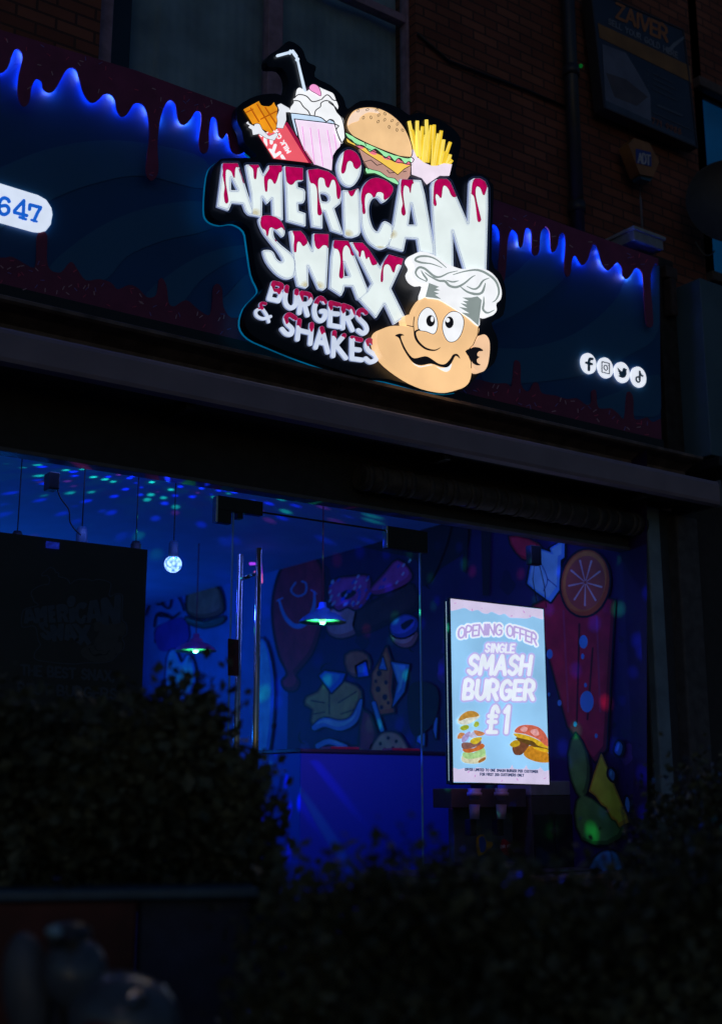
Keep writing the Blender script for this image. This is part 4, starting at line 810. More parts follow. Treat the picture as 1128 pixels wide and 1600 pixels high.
pt_ = art('pull_tag', poly([(357, 998), (373, 1000), (373, 1056), (357, 1055)], r=.4), GL, .008, .003, pmat('tag_red', (.09, .015, .015), .5), dr, .7)
art('tag_lettering', U(*[stroke([(361+q[0]*8, 1010+k*13-q[1]*9) for q in L], .7, 3 if len(L) > 4 else 0) for k, c in enumerate('PULL') for L in G[c][1]]), GL, .0095, .001, pmat('tag_dark', (.02, .01, .01), .5), pt_, .4)
# frame at the right of the window and wall under it
fr_ = thing('corner_post', 'dark ribbed metal frame post closing the shop window at right', 'post', loc=(xwR, 0, zfl))
for k in range(4): MB().box(xwR+.01+k*.045, xwR+.04+k*.045, -.03+.02*(k % 2), .12, .1, ZW+.02, .005).build('post', M_BLACK if k % 2 else pmat('post_dark', (.045, .05, .06), .4), fr_)
st = thing('stall_riser', 'low brown panelled wall beneath the right shop window', 'wall', loc=(xd1+.5, 0, .1))
MB().box(xd1+.01, xwR, -.03, .12, .1, zsill-.03, .004).build('panel', pmat('riser_brown', (.14, .08, .06), .6, var=.4, bump=.2), st)
MB().box(xd1+.01, xwR, -.05, .14, zsill-.028, zsill-.001, .006).build('sill', pmat('sill_brown', (.26, .14, .10), .5, var=.3, bump=.2), st)
for k in range(4): x = xd1+.4+k*.75; MB().box(x, x+.02, -.036, -.03, .12, zsill-.03).build('batten', M_BLACK, st)

# ================================================================== INSIDE THE SHOP
M_CEIL = pmat('ceiling_paint', (.12, .38, .72), .8, scale=3, var=.08, bump=.05)
M_WALLB = pmat('mural_blue', (.06, .26, .62), .75, scale=2, var=.2, bump=.05)
tag(MB().box(XL, XR, .1, 8.2, .05, zfl).build('shop_floor', pmat('floor_tiles', (.1, .1, .12), .3, scale=5)), kind='structure')
tag(MB().box(XL, XR, .1, 8.2, ZC, ZC+.1).build('shop_ceiling', M_CEIL), kind='structure')
tag(MB().box(XL, XR+.2, 8.2, 8.4, .05, ZC+.1).build('back_wall', pmat('back_blue', (.10, .2, .45), .8, scale=2)), 'plain blue back wall at the far end of the shop', 'wall')
tag(MB().box(XL-.2, XL, -.2, 8.4, .05, 9).build('left_wall', M_BLACKM), 'black side wall at the left end of the shop', 'wall')
tag(MB().box(XL, XR, .031, .06, ZW+.03, ZC+.1).build('window_head_wall', M_BLACKM), 'black inner wall strip above the shop window head', 'wall')
SW = Plane((XR, 0, 0), (0, -1, 0), (0, 0, 1))
mw_ = thing('mural_wall', 'side wall painted with dark cartoon snack art, balloon, donuts, orange slice and cola', 'mural', SW.mw)
MB().box(XR, XR+.2, .1, 8.2, .05, ZC+.1).build('wall', M_WALLB, mw_)
Z7, Z6, Z8, Z6b = (330, 740, 2.82), (0, 660, 2.82), (660, 780, 2.41), (0, 820, 4.338)
lay = [0]
def paint(nm, shp, rgb, step=1.2, out=0, par=None):
    out *= 1.25
    """painted patch on the side wall, optional dark outline of width out"""
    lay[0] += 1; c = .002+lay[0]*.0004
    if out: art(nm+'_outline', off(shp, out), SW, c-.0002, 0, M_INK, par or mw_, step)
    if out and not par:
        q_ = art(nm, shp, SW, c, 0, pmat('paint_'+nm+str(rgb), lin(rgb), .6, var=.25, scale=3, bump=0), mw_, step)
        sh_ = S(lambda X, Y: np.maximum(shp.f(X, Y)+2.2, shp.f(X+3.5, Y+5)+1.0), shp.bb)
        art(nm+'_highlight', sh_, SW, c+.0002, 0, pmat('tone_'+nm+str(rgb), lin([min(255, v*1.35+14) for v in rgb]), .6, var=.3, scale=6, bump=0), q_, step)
        return q_
    return art(nm, shp, SW, c, 0, pmat('paint_'+nm+str(rgb), lin(rgb), .6, var=.25, scale=3, bump=0), par or mw_, step)
M_INK = pmat('mural_ink', (.004, .004, .008), .6)
p7, p8, p6 = (lambda q, s_=0, r=0: poly(T(Z7, q), s_, r)), (lambda q, s_=0, r=0: poly(T(Z8, q), s_, r)), (lambda q, s_=0, r=0: poly(T(Z6, q), s_, r))
purple = poly([(452, 868), (470, 853), (560, 828), (700, 785), (1010, 700), (1010, 1500), (440, 1500), (448, 1240)])
paint('purple_ground', purple, (50, 26, 84), 3)
paint('dark_base', poly([(400, 1212), (447, 1204), (475, 1200), (475, 1500), (392, 1500)]), (14, 20, 50), 3)
rnd = random.Random(11)
for rgb, n_ in (((96, 50, 130), 16), ((34, 18, 60), 16)):
    bl_ = []
    for _ in range(n_):
        x = rnd.uniform(455, 980); y = rnd.uniform(880, 1180); r_ = rnd.uniform(5, 16); bl_.append(poly([(x+r_*(1+.3*math.sin(3*t+x))*math.cos(t)*.7, y+r_*(1+.3*math.sin(2*t+y))*math.sin(t)) for t in [6.2832*i/14 for i in range(14)]], 2))
    paint('spray_patches', U(*bl_), rgb, 1.2)
paint('spray_swirls', U(*[stroke([(x+9*k*math.cos(k*.9+x), y+9*k*math.sin(k*.9+x)) for k in np.linspace(.3, 2.2, 7)], [.5, 1.6, .4], 3) for x, y in [(rnd.uniform(460, 970), rnd.uniform(890, 1170)) for _ in range(18)]]), (6, 5, 14), 1)
paint('top_dark_brown', p7([(560, 335), (640, 300), (900, 225), (1128, 170), (1128, 330), (1010, 420), (960, 480), (900, 380), (780, 350), (640, 320)], 3), (40, 26, 30))  # dark brown area of the mural
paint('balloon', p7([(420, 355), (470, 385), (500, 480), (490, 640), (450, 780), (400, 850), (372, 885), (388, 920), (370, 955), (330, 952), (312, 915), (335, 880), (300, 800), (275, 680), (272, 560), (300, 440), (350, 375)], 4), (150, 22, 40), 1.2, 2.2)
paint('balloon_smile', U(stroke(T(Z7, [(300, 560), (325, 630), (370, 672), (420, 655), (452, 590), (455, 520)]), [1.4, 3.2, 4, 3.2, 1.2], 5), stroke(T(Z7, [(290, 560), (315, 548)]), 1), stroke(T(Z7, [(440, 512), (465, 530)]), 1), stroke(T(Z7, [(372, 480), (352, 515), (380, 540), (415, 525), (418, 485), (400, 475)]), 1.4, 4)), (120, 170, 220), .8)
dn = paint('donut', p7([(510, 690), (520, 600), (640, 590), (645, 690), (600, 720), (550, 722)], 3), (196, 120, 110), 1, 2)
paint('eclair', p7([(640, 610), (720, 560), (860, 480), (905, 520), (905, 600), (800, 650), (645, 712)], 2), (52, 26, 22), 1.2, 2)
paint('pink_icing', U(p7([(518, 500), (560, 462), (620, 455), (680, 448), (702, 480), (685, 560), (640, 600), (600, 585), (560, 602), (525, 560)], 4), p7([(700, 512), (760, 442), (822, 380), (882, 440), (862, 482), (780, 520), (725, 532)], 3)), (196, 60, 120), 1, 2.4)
paint('icing_hole', p7([(570, 530), (600, 512), (640, 520), (620, 545), (585, 556)], 3), (30, 14, 24))
rnd = random.Random(5); dots = []
while len(dots) < 46:
    q = (rnd.uniform(520, 880), rnd.uniform(385, 590))
    if (q[0] < 700 and q[1] > 455) or (q[0] > 720 and abs(q[1]-(530-(q[0]-700)*.7)) < 34): dots.append(q)
for nm, a, rgb in (('white_sugar', dots[:23], (210, 220, 240)), ('blue_sugar', dots[23:], (60, 90, 220))): paint(nm, U(*[stroke(T(Z7, [q, (q[0]+6, q[1]-9)]), 1.5) for q in a]), rgb, .9)
paint('donut_base', p7([(795, 700), (905, 695), (892, 750), (850, 766), (808, 745)], 3), (196, 120, 110), 1, 2)
paint('blue_icing', p7([(790, 662), (850, 620), (905, 640), (903, 690), (850, 722), (800, 712)], 3), (70, 80, 170), 1, 2)
paint('blue_icing_hole', p7([(835, 665), (880, 640), (892, 650), (850, 690)], 2), (14, 12, 40))
# generic crisps and gems where the wall shows a character
paint('crisps', U(p7([(420, 985), (470, 962), (520, 905), (640, 935), (662, 985), (640, 1040), (600, 1110), (540, 1090), (470, 1130), (440, 1090), (448, 1040), (415, 1020)], 2)), (204, 128, 52), 1.2, 2.4)
paint('crisp_lines', U(*[stroke(T(Z7, q), .9) for q in ([(440, 1000), (500, 1010)], [(520, 930), (520, 1060)], [(560, 1010), (640, 960)], [(570, 1060), (630, 1040)], [(450, 1060), (500, 1050)])]), (20, 10, 10), .8)
paint('crisp_back', p7([(590, 800), (640, 780), (690, 800), (700, 860), (650, 900), (600, 870)], 2), (170, 92, 44), 1.2, 2)
paint('gem', U(p7([(476, 892), (500, 870), (590, 882), (575, 920), (530, 965)]), p7([(640, 850), (680, 828), (692, 890), (648, 896)])), (60, 130, 230), 1, 2.4)
paint('white_ribbon', U(stroke(T(Z7, [(455, 1120), (500, 1095), (570, 1110), (630, 1080), (660, 1000)]), [4, 7, 8, 6, 2], 4), stroke(T(Z7, [(470, 1200), (520, 1180), (590, 1205)]), 4, 3)), (130, 170, 220), 1, 1.6)
paint('spotted_slice', p7([(772, 762), (800, 850), (792, 960), (806, 1052), (740, 1062), (705, 960), (710, 880), (740, 830)], 1), (214, 96, 30), 1.2, 2.2)
paint('slice_spots', U(*[ell(330+x/2.82, 740+y/2.82, r_, r_*1.2) for x, y, r_ in ((740, 880, 4), (770, 920, 3), (735, 950, 4), (765, 985, 4), (780, 1010, 2.5), (755, 840, 2.5), (725, 915, 2.5), (750, 1030, 3))]), (40, 16, 12), .9)
paint('pale_shard', U(p7([(792, 830), (872, 842), (850, 960), (798, 1030), (822, 925)]), p7([(740, 860), (756, 806), (772, 864)]), stroke(T(Z7, [(716, 1012), (752, 1130)]), 3.2), p7([(985, 1080), (996, 1075), (990, 1170), (978, 1130)]), p7([(905, 1180), (918, 1090), (940, 1150), (938, 1200)])), (90, 160, 220), 1, 1.6)
paint('red_cone', p7([(668, 1040), (700, 1060), (730, 1150), (720, 1230), (650, 1230), (655, 1120)], 1), (110, 20, 40), 1.2, 2)
paint('cookie', p7([(705, 1240), (735, 1160), (780, 1138), (835, 1158), (862, 1240)], 4), (190, 130, 80), 1.2, 2)
paint('cookie_chips', U(*[ell(330+x/2.82, 740+y/2.82, 2.6, 3) for x, y in ((745, 1190), (780, 1165), (815, 1180), (765, 1215), (800, 1210), (835, 1215))]), (40, 22, 16), .9)
paint('chocolate_drip', U(p7([(870, 940), (940, 915), (1000, 960), (985, 1090), (900, 1160), (868, 1080)], 3), p8([(150, 100), (172, 100), (166, 280), (152, 272)], 1), p8([(220, 105), (258, 115), (250, 362), (226, 362)], 1), p8([(0, 60), (60, 60), (110, 90), (60, 250), (0, 330)], 2)), (36, 18, 26), 1.2)
# right part: ice, orange, cola
paint('cola', p8([(415, 400), (560, 330), (722, 380), (712, 560), (702, 720), (690, 940), (650, 990), (600, 925), (545, 855), (480, 610)], 1), (140, 16, 34), 2, 2)
paint('cola_shine', U(*[stroke(T(Z8, q), [1.5, 4, 1.5]) for q in ([(530, 420), (548, 800)], [(655, 440), (668, 800)])]), (190, 60, 90), 1.2)
paint('cola_shade', U(*[stroke(T(Z8, q), [1.5, 7, 1.5]) for q in ([(590, 470), (580, 840)], [(620, 830), (640, 560)])]), (90, 8, 24), 1.2)
paint('bubbles', U(*[ell(660+x/2.41, 780+y/2.41, r_/2.41*.95, r_/2.41*1.5) for x, y, r_ in ((605, 537, 17), (602, 592, 7), (618, 762, 27), (515, 767, 8), (574, 847, 7), (653, 891, 6), (478, 583, 12), (613, 700, 6), (475, 735, 5))]), (90, 170, 230), .9)
paint('strawberry', p8([(325, 140), (400, 150), (455, 190), (400, 232), (352, 200)], 2), (190, 24, 40), 1.2, 2)
paint('ice_cube', U(p8([(412, 215), (447, 188), (520, 212), (515, 340), (482, 387), (430, 350), (394, 318)], 1), p8([(478, 185), (535, 150), (533, 220), (500, 240)])), (110, 190, 245), 1, 2.4)
paint('ice_lines', U(stroke(T(Z8, [(440, 230), (470, 300), (455, 345)]), .7, 3), stroke(T(Z8, [(470, 300), (505, 330)]), .7)), (30, 80, 150), .8)
og = lambda k: ell(660+612/2.41, 780+315/2.41, 90/2.41*k, 125/2.41*k, .12)
paint('orange_rind', og(1), (216, 92, 30), 1.2, 2.6)
paint('orange_flesh', og(.82), (206, 96, 66), 1.2)
seg = U(*[stroke([(914+31*.92*k_*math.cos(a), 910+43*.92*k_*math.sin(a)) for k_ in (.08, .9)], [.6, 1.5]) for a in [6.2832*k/9+.2 for k in range(9)]])
paint('orange_segments', seg, (250, 206, 190), .8)
paint('green_leaf', U(p8([(575, 880), (620, 960), (628, 1060), (600, 1130), (560, 1060), (548, 960)], 2), p8([(600, 1110), (680, 1160), (762, 1240), (700, 1300), (600, 1282), (572, 1180)], 2)), (70, 110, 40), 1.5, 2)
paint('yellow_leaf', p8([(672, 955), (700, 1020), (740, 1120), (778, 1215), (740, 1236), (728, 1210), (712, 1205), (690, 1160), (672, 1150), (650, 1118), (625, 1100), (645, 1030)]), (214, 170, 24), 1.2, 1.6)
paint('blue_rock', p8([(632, 1410), (640, 1360), (680, 1325), (730, 1330), (758, 1380), (750, 1440)], 3), (50, 120, 150), 1.5, 2)
paint('splash', U(p8([(735, 912), (752, 930), (742, 965), (722, 948)], 3), p8([(705, 1015), (722, 1030), (718, 1060), (700, 1040)], 3), p8([(768, 1120), (778, 1140), (775, 1180), (762, 1150)], 3)), (80, 140, 190), 1, 3)
# deep part of the wall behind the lamps
paint('cartoon_burger', p6([(822, 800), (832, 740), (870, 705), (920, 700), (965, 735), (982, 790), (975, 840), (900, 862), (835, 845)], 3), (176, 84, 60), 1, 2)
paint('burger_rim', p6([(820, 858), (900, 880), (985, 855), (975, 885), (900, 905), (830, 885)], 2), (60, 100, 90), 1, 1.6)
paint('graffiti', U(*[stroke(T(Z6, q), 1.5, 3) for q in ([(640, 850), (665, 790), (680, 765), (690, 800), (720, 800)], [(700, 770), (760, 765), (790, 775), (812, 830)], [(680, 900), (685, 860), (700, 840), (740, 850), (760, 870)], [(720, 760), (715, 800), (745, 820), (755, 780)], [(685, 970), (688, 910), (740, 880), (790, 840)], [(690, 850), (760, 860)])]), (8, 10, 40), .8)
paint('graffiti_fill', U(p6([(690, 905), (790, 860), (830, 900), (820, 980), (720, 1010), (690, 980)], 2)), (100, 60, 170), 1)
paint('pale_figure', U(p6([(735, 1040), (770, 1000), (800, 1060), (830, 1020), (860, 1080), (850, 1200), (740, 1220)], 3), p7([(200, 760), (240, 740), (275, 900), (270, 1100), (240, 1290), (210, 1290), (205, 1000)], 3)), (90, 150, 230), 1.5, 1.5)

# ceiling lamps -------------------------------------------------
def at_depth(px, py, d): return WD(px, py, d)
bulb_m = bpy.data.materials.new('crystal_bulb'); bulb_m.use_nodes = True; t = bulb_m.node_tree; t.nodes.clear()
tr = t.nodes.new('ShaderNodeBsdfTransparent'); em = t.nodes.new('ShaderNodeEmission'); ad = t.nodes.new('ShaderNodeAddShader'); o = t.nodes.new('ShaderNodeOutputMaterial')
vo = t.nodes.new('ShaderNodeTexVoronoi'); vo.inputs['Scale'].default_value = 45; tc = t.nodes.new('ShaderNodeTexCoord'); t.links.new(tc.outputs['Object'], vo.inputs['Vector'])
r = t.nodes.new('ShaderNodeValToRGB'); r.color_ramp.elements[0].color = (.9, 1.3, 2.4, 1); r.color_ramp.elements[1].color = (.05, .16, .5, 1); r.color_ramp.elements[1].position = .75
t.links.new(vo.outputs['Distance'], r.inputs[0]); t.links.new(r.outputs[0], em.inputs[0]); em.inputs[1].default_value = .8
t.links.new(tr.outputs[0], ad.inputs[0]); t.links.new(em.outputs[0], ad.inputs[1]); t.links.new(ad.outputs[0], o.inputs[0])
dark_glass = pmat('dark_bulb', (.05, .08, .14), .1, spec=1)
specs = [(28, 830, 7.2, False, 'unlit bulb on a long black cord above the left edge of the dark poster'), (129, 823, 7.0, False, 'unlit bulb in a pale blue holder hanging above the middle of the dark poster'),
         (213, 846, 7.4, False, 'unlit bulb on a thin cord above the right end of the dark poster'), (272, 845, 7.8, True, 'glowing blue white crystal party bulb hanging on a thin cord')]
M_CORD = pmat('cord', (.01, .01, .012), .6); M_HOLD = pmat('holder', (.05, .12, .2), .4)
for px, py, d, lit, lab in specs:
    p = at_depth(px, py, d); q = thing('pendant_bulb', lab, 'hanging bulb', loc=(p.x, p.y, ZC), group='bare bulbs hanging on cords')
    MB().tube([(p.x, p.y, ZC), (p.x, p.y, p.z)], .004, 8).build('cord', M_CORD, q)
    MB().lathe((p.x, p.y, p.z), [(.0, 0), (.022, 0), (.032, -.02), (.034, -.10), (.026, -.12), (0, -.12)], 20).build('holder', M_HOLD if lit or px == 129 else M_CORD, q)
    MB().blob((p.x, p.y, p.z-.155), .057, 3).build('bulb', bulb_m if lit else dark_glass, q)
    MB().lathe((p.x, p.y, ZC), [(0, 0), (.05, 0), (.045, -.02), (0, -.03)], 20).build('ceiling_rose', M_CORD, q)
    if lit: BULB = Vector((p.x, p.y, p.z-.155))
def domelamp(px, py, d, r_, lab, topc):
    p = at_depth(px, py, d)                                  # centre of the rim
    q = thing('pendant_lamp', lab, 'pendant lamp', loc=(p.x, p.y, ZC), group='dome pendant lamps with green undersides')
    MB().tube([(p.x, p.y, ZC), (p.x, p.y, p.z+.17*r_/.2)], .005, 8).build('cord', pmat('red_cord', (.2, .03, .05), .6), q)
    k = r_/.2; prof = [(.0, .17), (.03, .165), (.035, .12), (.06, .11), (.065, .085), (.115, .07), (.17, .035), (.198, .004), (.2, 0)]
    MB().lathe(p, [(a*k, b_*k) for a, b_ in prof], 40).build('shade', topc, q)
    MB().lathe(p, [(a*k*.985, b_*k-.004) for a, b_ in prof[5:]]+[(.0, .085*k)], 40).build('inner_shade', pmat('shade_green', (.25, .8, .45), .6), q)
    MB().blob(p+Vector((0, 0, .012)), .032*k, 2).build('bulb', emat('green_bulb', (150, 255, 170), 1.4, True), q)
    l = bpy.data.lights.new('lamp_glow', 'SPOT'); l.spot_size = rad(135); l.spot_blend = .4; l.energy = 22; l.color = (.15, 1, .45); l.shadow_soft_size = .03*k
    lo = bpy.data.objects.new('lamp_glow', l); COL.objects.link(lo); lo.location = p+Vector((0, 0, -.06*k)); lo.rotation_euler = (math.pi, 0, 0)
M_SHB = pmat('shade_blue', (.10, .3, .8), .4); M_SHP = pmat('shade_purple', (.5, .15, .6), .4)
domelamp(504, 972, 9.2, .182, 'blue dome pendant lamp with a green underside near the middle of the shop', M_SHB)
domelamp(306, 1017, 10.8, .185, 'purple dome pendant lamp with a green underside beside the hanging bulbs', M_SHP)
# party bulb light pattern
pl = bpy.data.lights.new('party_light', 'POINT'); pl.energy = 250; pl.shadow_soft_size = .004; pl.use_nodes = True
lo = bpy.data.objects.new('party_light', pl); COL.objects.link(lo); lo.location = BULB
t = pl.node_tree; em = t.nodes['Emission']
tc = t.nodes.new('ShaderNodeTexCoord'); vo = t.nodes.new('ShaderNodeTexVoronoi'); vo.inputs['Scale'].default_value = 14; vo.inputs['Randomness'].default_value = .9
t.links.new(tc.outputs['Normal'], vo.inputs['Vector'])
r = t.nodes.new('ShaderNodeValToRGB'); r.color_ramp.elements[0].color = (1, 1, 1, 1); r.color_ramp.elements[1].color = (.012, .012, .012, 1); r.color_ramp.elements[0].position = .14; r.color_ramp.elements[1].position = .34
t.links.new(vo.outputs['Distance'], r.inputs[0])
sp = t.nodes.new('ShaderNodeSeparateColor'); t.links.new(vo.outputs['Color'], sp.inputs[0])
r2 = t.nodes.new('ShaderNodeValToRGB'); r2.color_ramp.interpolation = 'CONSTANT'; e = r2.color_ramp.elements
e[0].color = (.01, .03, 1, 1); e[1].position = .5; e[1].color = (.03, .75, .35, 1); x = e.new(.76); x.color = (.5, .02, .16, 1); x = e.new(.84); x.color = (.02, .05, 1, 1)
t.links.new(sp.outputs[0], r2.inputs[0])
mx = t.nodes.new('ShaderNodeMix'); mx.data_type = 'RGBA'; mx.blend_type = 'MULTIPLY'; mx.inputs[0].default_value = 1
t.links.new(r.outputs[0], mx.inputs[6]); t.links.new(r2.outputs[0], mx.inputs[7]); t.links.new(mx.outputs[2], em.inputs[0])
# unseen blue area lights put in to light the shop, no tubes built
def area(nm, loc, size, sy, rot_, e_, c_):
    l = bpy.data.lights.new(nm, 'AREA'); l.shape = 'RECTANGLE'; l.size = size; l.size_y = sy; l.energy = e_; l.color = c_
    q = bpy.data.objects.new(nm, l); COL.objects.link(q); q.location = loc; q.rotation_euler = rot_; return q
area('blue_area_back', (3.2, 7.6, 2.0), 3, .4, (rad(110), 0, rad(180)), 62, (.01, .2, 1))
area('blue_area_front', (3.6, .2, 3.18), 4.5, .1, (rad(48), 0, 0), 25, (.13, .2, 1))

# counter
kx0, kx1 = xof(470, 1172, 1.5), xof(735, 1180, 1.5); kz = zof(470, 1172, 1.5)
ct = thing('counter', 'tall plain blue serving counter in the middle of the shop', 'counter', loc=((kx0+kx1)/2, 1.8, zfl))
MB().box(kx0, kx1, 1.5, 2.1, zfl, kz-.015, .006).build('body', pmat('counter_blue', (.008, .07, .8), .5, var=.04, scale=2, bump=.02), ct)
MB().box(kx0-.01, kx1+.01, 1.49, 2.12, kz-.014, kz+.012, .004).build('top', pmat('counter_top', (.02, .03, .08), .4), ct)
for a, b_ in ((516, 560), (612, 655)): MB().box(xof(a, 1172, 1.5), xof(b_, 1174, 1.5), 1.49, 1.62, kz+.012, kz+.03, .003).build('red_edge', pmat('red_strip', (.5, .02, .1), .5), ct)

# drinks machines behind the right window
def bx(px0, py0, px1, py1, y0, y1, bev=.006):
    return MB().box(xof(px0, (py0+py1)/2, y0), xof(px1, (py0+py1)/2, y0), y0, y1, zof((px0+px1)/2, py1, y0), zof((px0+px1)/2, py0, y0), bev)
dm = thing('drinks_dispenser', 'dark two headed drinks dispenser with white nozzles below the lit screen', 'dispenser', loc=WY(760, 1365, .6))
bx(705, 1232, 822, 1262, .62, .82).build('head', M_BLACKM, dm)
bx(709, 1262, 822, 1366, .8, .86).build('back_panel', pmat('disp_grey', (.08, .11, .15), .4), dm)
for px in (741, 783):
    MB().tube([WY(px, 1232, .52), WY(px, 1250, .52)], [.045, .03], 20).tube([WY(px, 1238, .50), WY(px, 1244, .50)], .05, 20).build('nozzle', pmat('nozzle', (.24, .24, .34), .35), dm)
    MB().tube([WY(px, 1257, .54), WY(px, 1280, .54)], [.036, .031], 20).build('cup', pmat('card_white', (.26, .26, .38), .5), dm)
    bx(px-6, 1280, px+4, 1306, .54, .6).build('lever', M_BLACK, dm)
bx(703, 1350, 825, 1368, .55, .85).build('drip_tray', M_BLACK, dm)
pq = Plane((0, .79, 0), (1, 0, 0), (0, 0, 1)); ZT = (660, 1180, 4.03)
art('fruit_sticker', poly(T(ZT, [(340, 520), (385, 500), (405, 540), (440, 545), (435, 580), (350, 640)]), 2), pq, .004, .001, pmat('stick_y', (.5, .35, .03), .5), dm, .6)
art('fruit_sticker', poly(T(ZT, [(355, 525), (385, 510), (400, 550), (395, 600), (365, 610)]), 2), pq, .0055, .001, pmat('stick_b', (.03, .12, .5), .5), dm, .6)
art('fruit_sticker', U(poly(T(ZT, [(490, 560), (510, 525), (545, 550), (605, 590), (600, 630), (510, 625)]), 2)), pq, .004, .001, pmat('stick_r', (.4, .02, .06), .5), dm, .6)
art('sticker_lettering', U(text('DR FRUIT', T(ZT, [(492, 585)])[0], T(ZT, [(600, 580)])[0], 4.2, .6, sp=.25), text('JUICE', T(ZT, [(560, 610)])[0], T(ZT, [(608, 606)])[0], 4, .55, sp=.2)), pq, .0055, .001, pmat('stick_w', (.6, .6, .7), .5), dm, .35)
fg = thing('under_counter_fridge', 'black drinks fridge with a pale top strip beside the drinks dispenser', 'fridge', loc=WY(865, 1365, .7))
bx(831, 1244, 903, 1368, .6, .95).build('body', M_BLACKM, fg)
bx(829, 1220, 902, 1243, .6, .95).build('top_strip', pmat('strip_grey', (.20, .22, .26), .4), fg)
bx(836, 1272, 865, 1362, .585, .598, .003).build('door', pmat('fridge_glass', (.02, .02, .025), .08), fg); bx(868, 1272, 898, 1362, .585, .598, .003).build('door', pmat('fridge_glass', (.02, .02, .025), .08), fg)
sf = thing('window_shelf', 'dark wooden worktop along the inside of the right window', 'shelf', loc=(xd1+1, .5, zsill))
MB().box(xd1+.3, XR-.02, .3, 1.0, zsill-.05, zsill-.003, .005).build('board', pmat('worktop', (.10, .06, .05), .5, var=.4), sf)
MB().box(xd1+.35, XR-.02, .5, .95, zfl, zsill-.05).build('cupboard', M_BLACKM, sf)
sp_ = thing('ceiling_speaker', 'small black box hung under the window head with a thin wire looping from it', 'speaker', loc=WY(88, 716, .2))
MB().box(xof(79, 740, .25), xof(95, 740, .25), .25, .34, zof(88, 764, .25), ZW+.02, .006).build('case', M_BLACK, sp_)
wire = [WY(a, b_, .3) for a, b_ in smooth([(90, 762), (95, 778), (108, 796), (110, 815), (118, 828), (127, 836)], 4, False)]
MB().tube(wire, .004, 6).build('wire', M_CORD, sp_)
sp_ = thing('hanging_sensor', 'small black hanging box with two wires above the lit screen', 'sensor', loc=WY(838, 850, .3))
bx(830, 852, 846, 882, .3, .36).build('case', M_BLACK, sp_)
for q in ([(835, 880), (832, 905), (838, 940)], [(842, 880), (850, 915), (853, 950)], [(838, 852), (838, 800)]): MB().tube([WY(a, b_, .33) for a, b_ in q], .003, 6).build('wire', M_CORD, sp_)

# ---------------------------------------------------------------- lit offer screen
ZS = (680, 920, 5)
SCR = Plane((0, .12, 0), (1, 0, 0), (0, 0, 1))
sx0, sx1 = SCR.P(706, 1080)[0], SCR.P(853, 1090)[0]; sz1, sz0 = SCR.P(778, 944)[1], SCR.P(784, 1223)[1]
ds_ = thing('digital_screen', 'bright portrait screen advertising a single smash burger opening offer', 'screen', SCR.mw)
MB().box(sx0-.012, sx1+.012, .121, .15, sz0-.014, sz1+.010, .004).build('bezel', M_BLACK, ds_)
MB().box(sx0+.004, sx1, .162, .20, sz0-.01, sz1+.0, .004).build('rear_case', M_BLACK, ds_)
xe = SCR.P(697, 1080, -.05)[0]
MB().box(xe, xe+.03, .152, .160, sz0+.012, sz1-.012).build('rear_light_edge', emat('edge_light', (190, 215, 220), 1, True), ds_)
MB().box(sx0+.01, sx1-.01, .2005, .203, sz0+.01, sz1-.01).build('rear_display_glow', emat('rear_screen_glow', (255, 150, 170), .5, True), ds_)  # unseen rear face, its pink glow added to light the mural
m = emat('screen_blue', (164, 212, 250), 1.04, True, var=.2, scale=1.4)
sc_ = attach('display', fill_mesh([[(sx0, sz0), (sx1, sz0), (sx1, sz1), (sx0, sz1)]], .000, .002, m), SCR.mw, ds_)
xr_ = SCR.P(853, 1090)[0]
def clip(s_): return s_
frameS = S(lambda X, Y: np.maximum(np.maximum((703.8+(Y-935)*.016)-X, X-(848+(Y-952)*.0365)), np.maximum(Y-(1221.5+(X-709)*.03), (935.2+(X-704)*.118)-Y)), (700, 930, 862, 1230))
s5 = lambda q: T(ZS, q)
m_pink = emat('screen_pink', (232, 210, 238), 1, True); m_w = emat('screen_white', (250, 248, 255), 1.05, True); m_lil = emat('screen_lilac', (212, 186, 238), 1); m_lil2 = emat('screen_purple', (204, 176, 228), 1)
SA = lambda nm, shp, c, mt, st_=.6: art(nm, shp, SCR, .002+c, .0004, mt, sc_, st_)
SA('pink_border', I(frameS, poly(s5([(100, 40), (870, 140), (870, 235), (800, 230), (760, 215), (720, 232), (640, 228), (580, 225), (540, 195), (500, 205), (440, 180), (410, 195), (370, 190), (330, 165), (280, 175), (230, 150), (180, 160), (110, 165)]), 3)), .001, m_pink)
SA('pink_border', I(frameS, poly(s5([(100, 1395), (180, 1410), (230, 1400), (300, 1405), (330, 1395), (400, 1405), (560, 1405), (585, 1400), (600, 1375), (615, 1405), (690, 1405), (710, 1378), (728, 1410), (800, 1410), (820, 1395), (850, 1425), (890, 1415), (910, 1420), (910, 1560), (100, 1560)]), 3)), .001, m_pink)
rs = [(155, 112), (288, 165), (362, 152), (692, 180), (595, 212), (738, 214), (260, 1430), (520, 1500), (310, 1462), (855, 1480), (640, 1490), (400, 1480)]
SA('sprinkle_dots', U(*[stroke(s5([(x-5*math.cos(k), y-8*math.sin(k*1.7)), (x+5*math.cos(k), y+8*math.sin(k*1.7))]), .5) for k, (x, y) in enumerate(rs)]), .002, emat('screen_mag', (206, 120, 190), 1), .35)
q = lambda a: s5([a])[0]
t1 = U(text('OPENING', q((178, 388)), q((515, 362)), 16.5, 1.5, arc=2.5, lean=.06), text('OFFER', q((558, 365)), q((790, 440)), 16.5, 1.5, arc=1.5, lean=.02))
SA('headline_glow', off(t1, 2.4), .002, m_w); SA('headline', t1, .003, m_lil2)
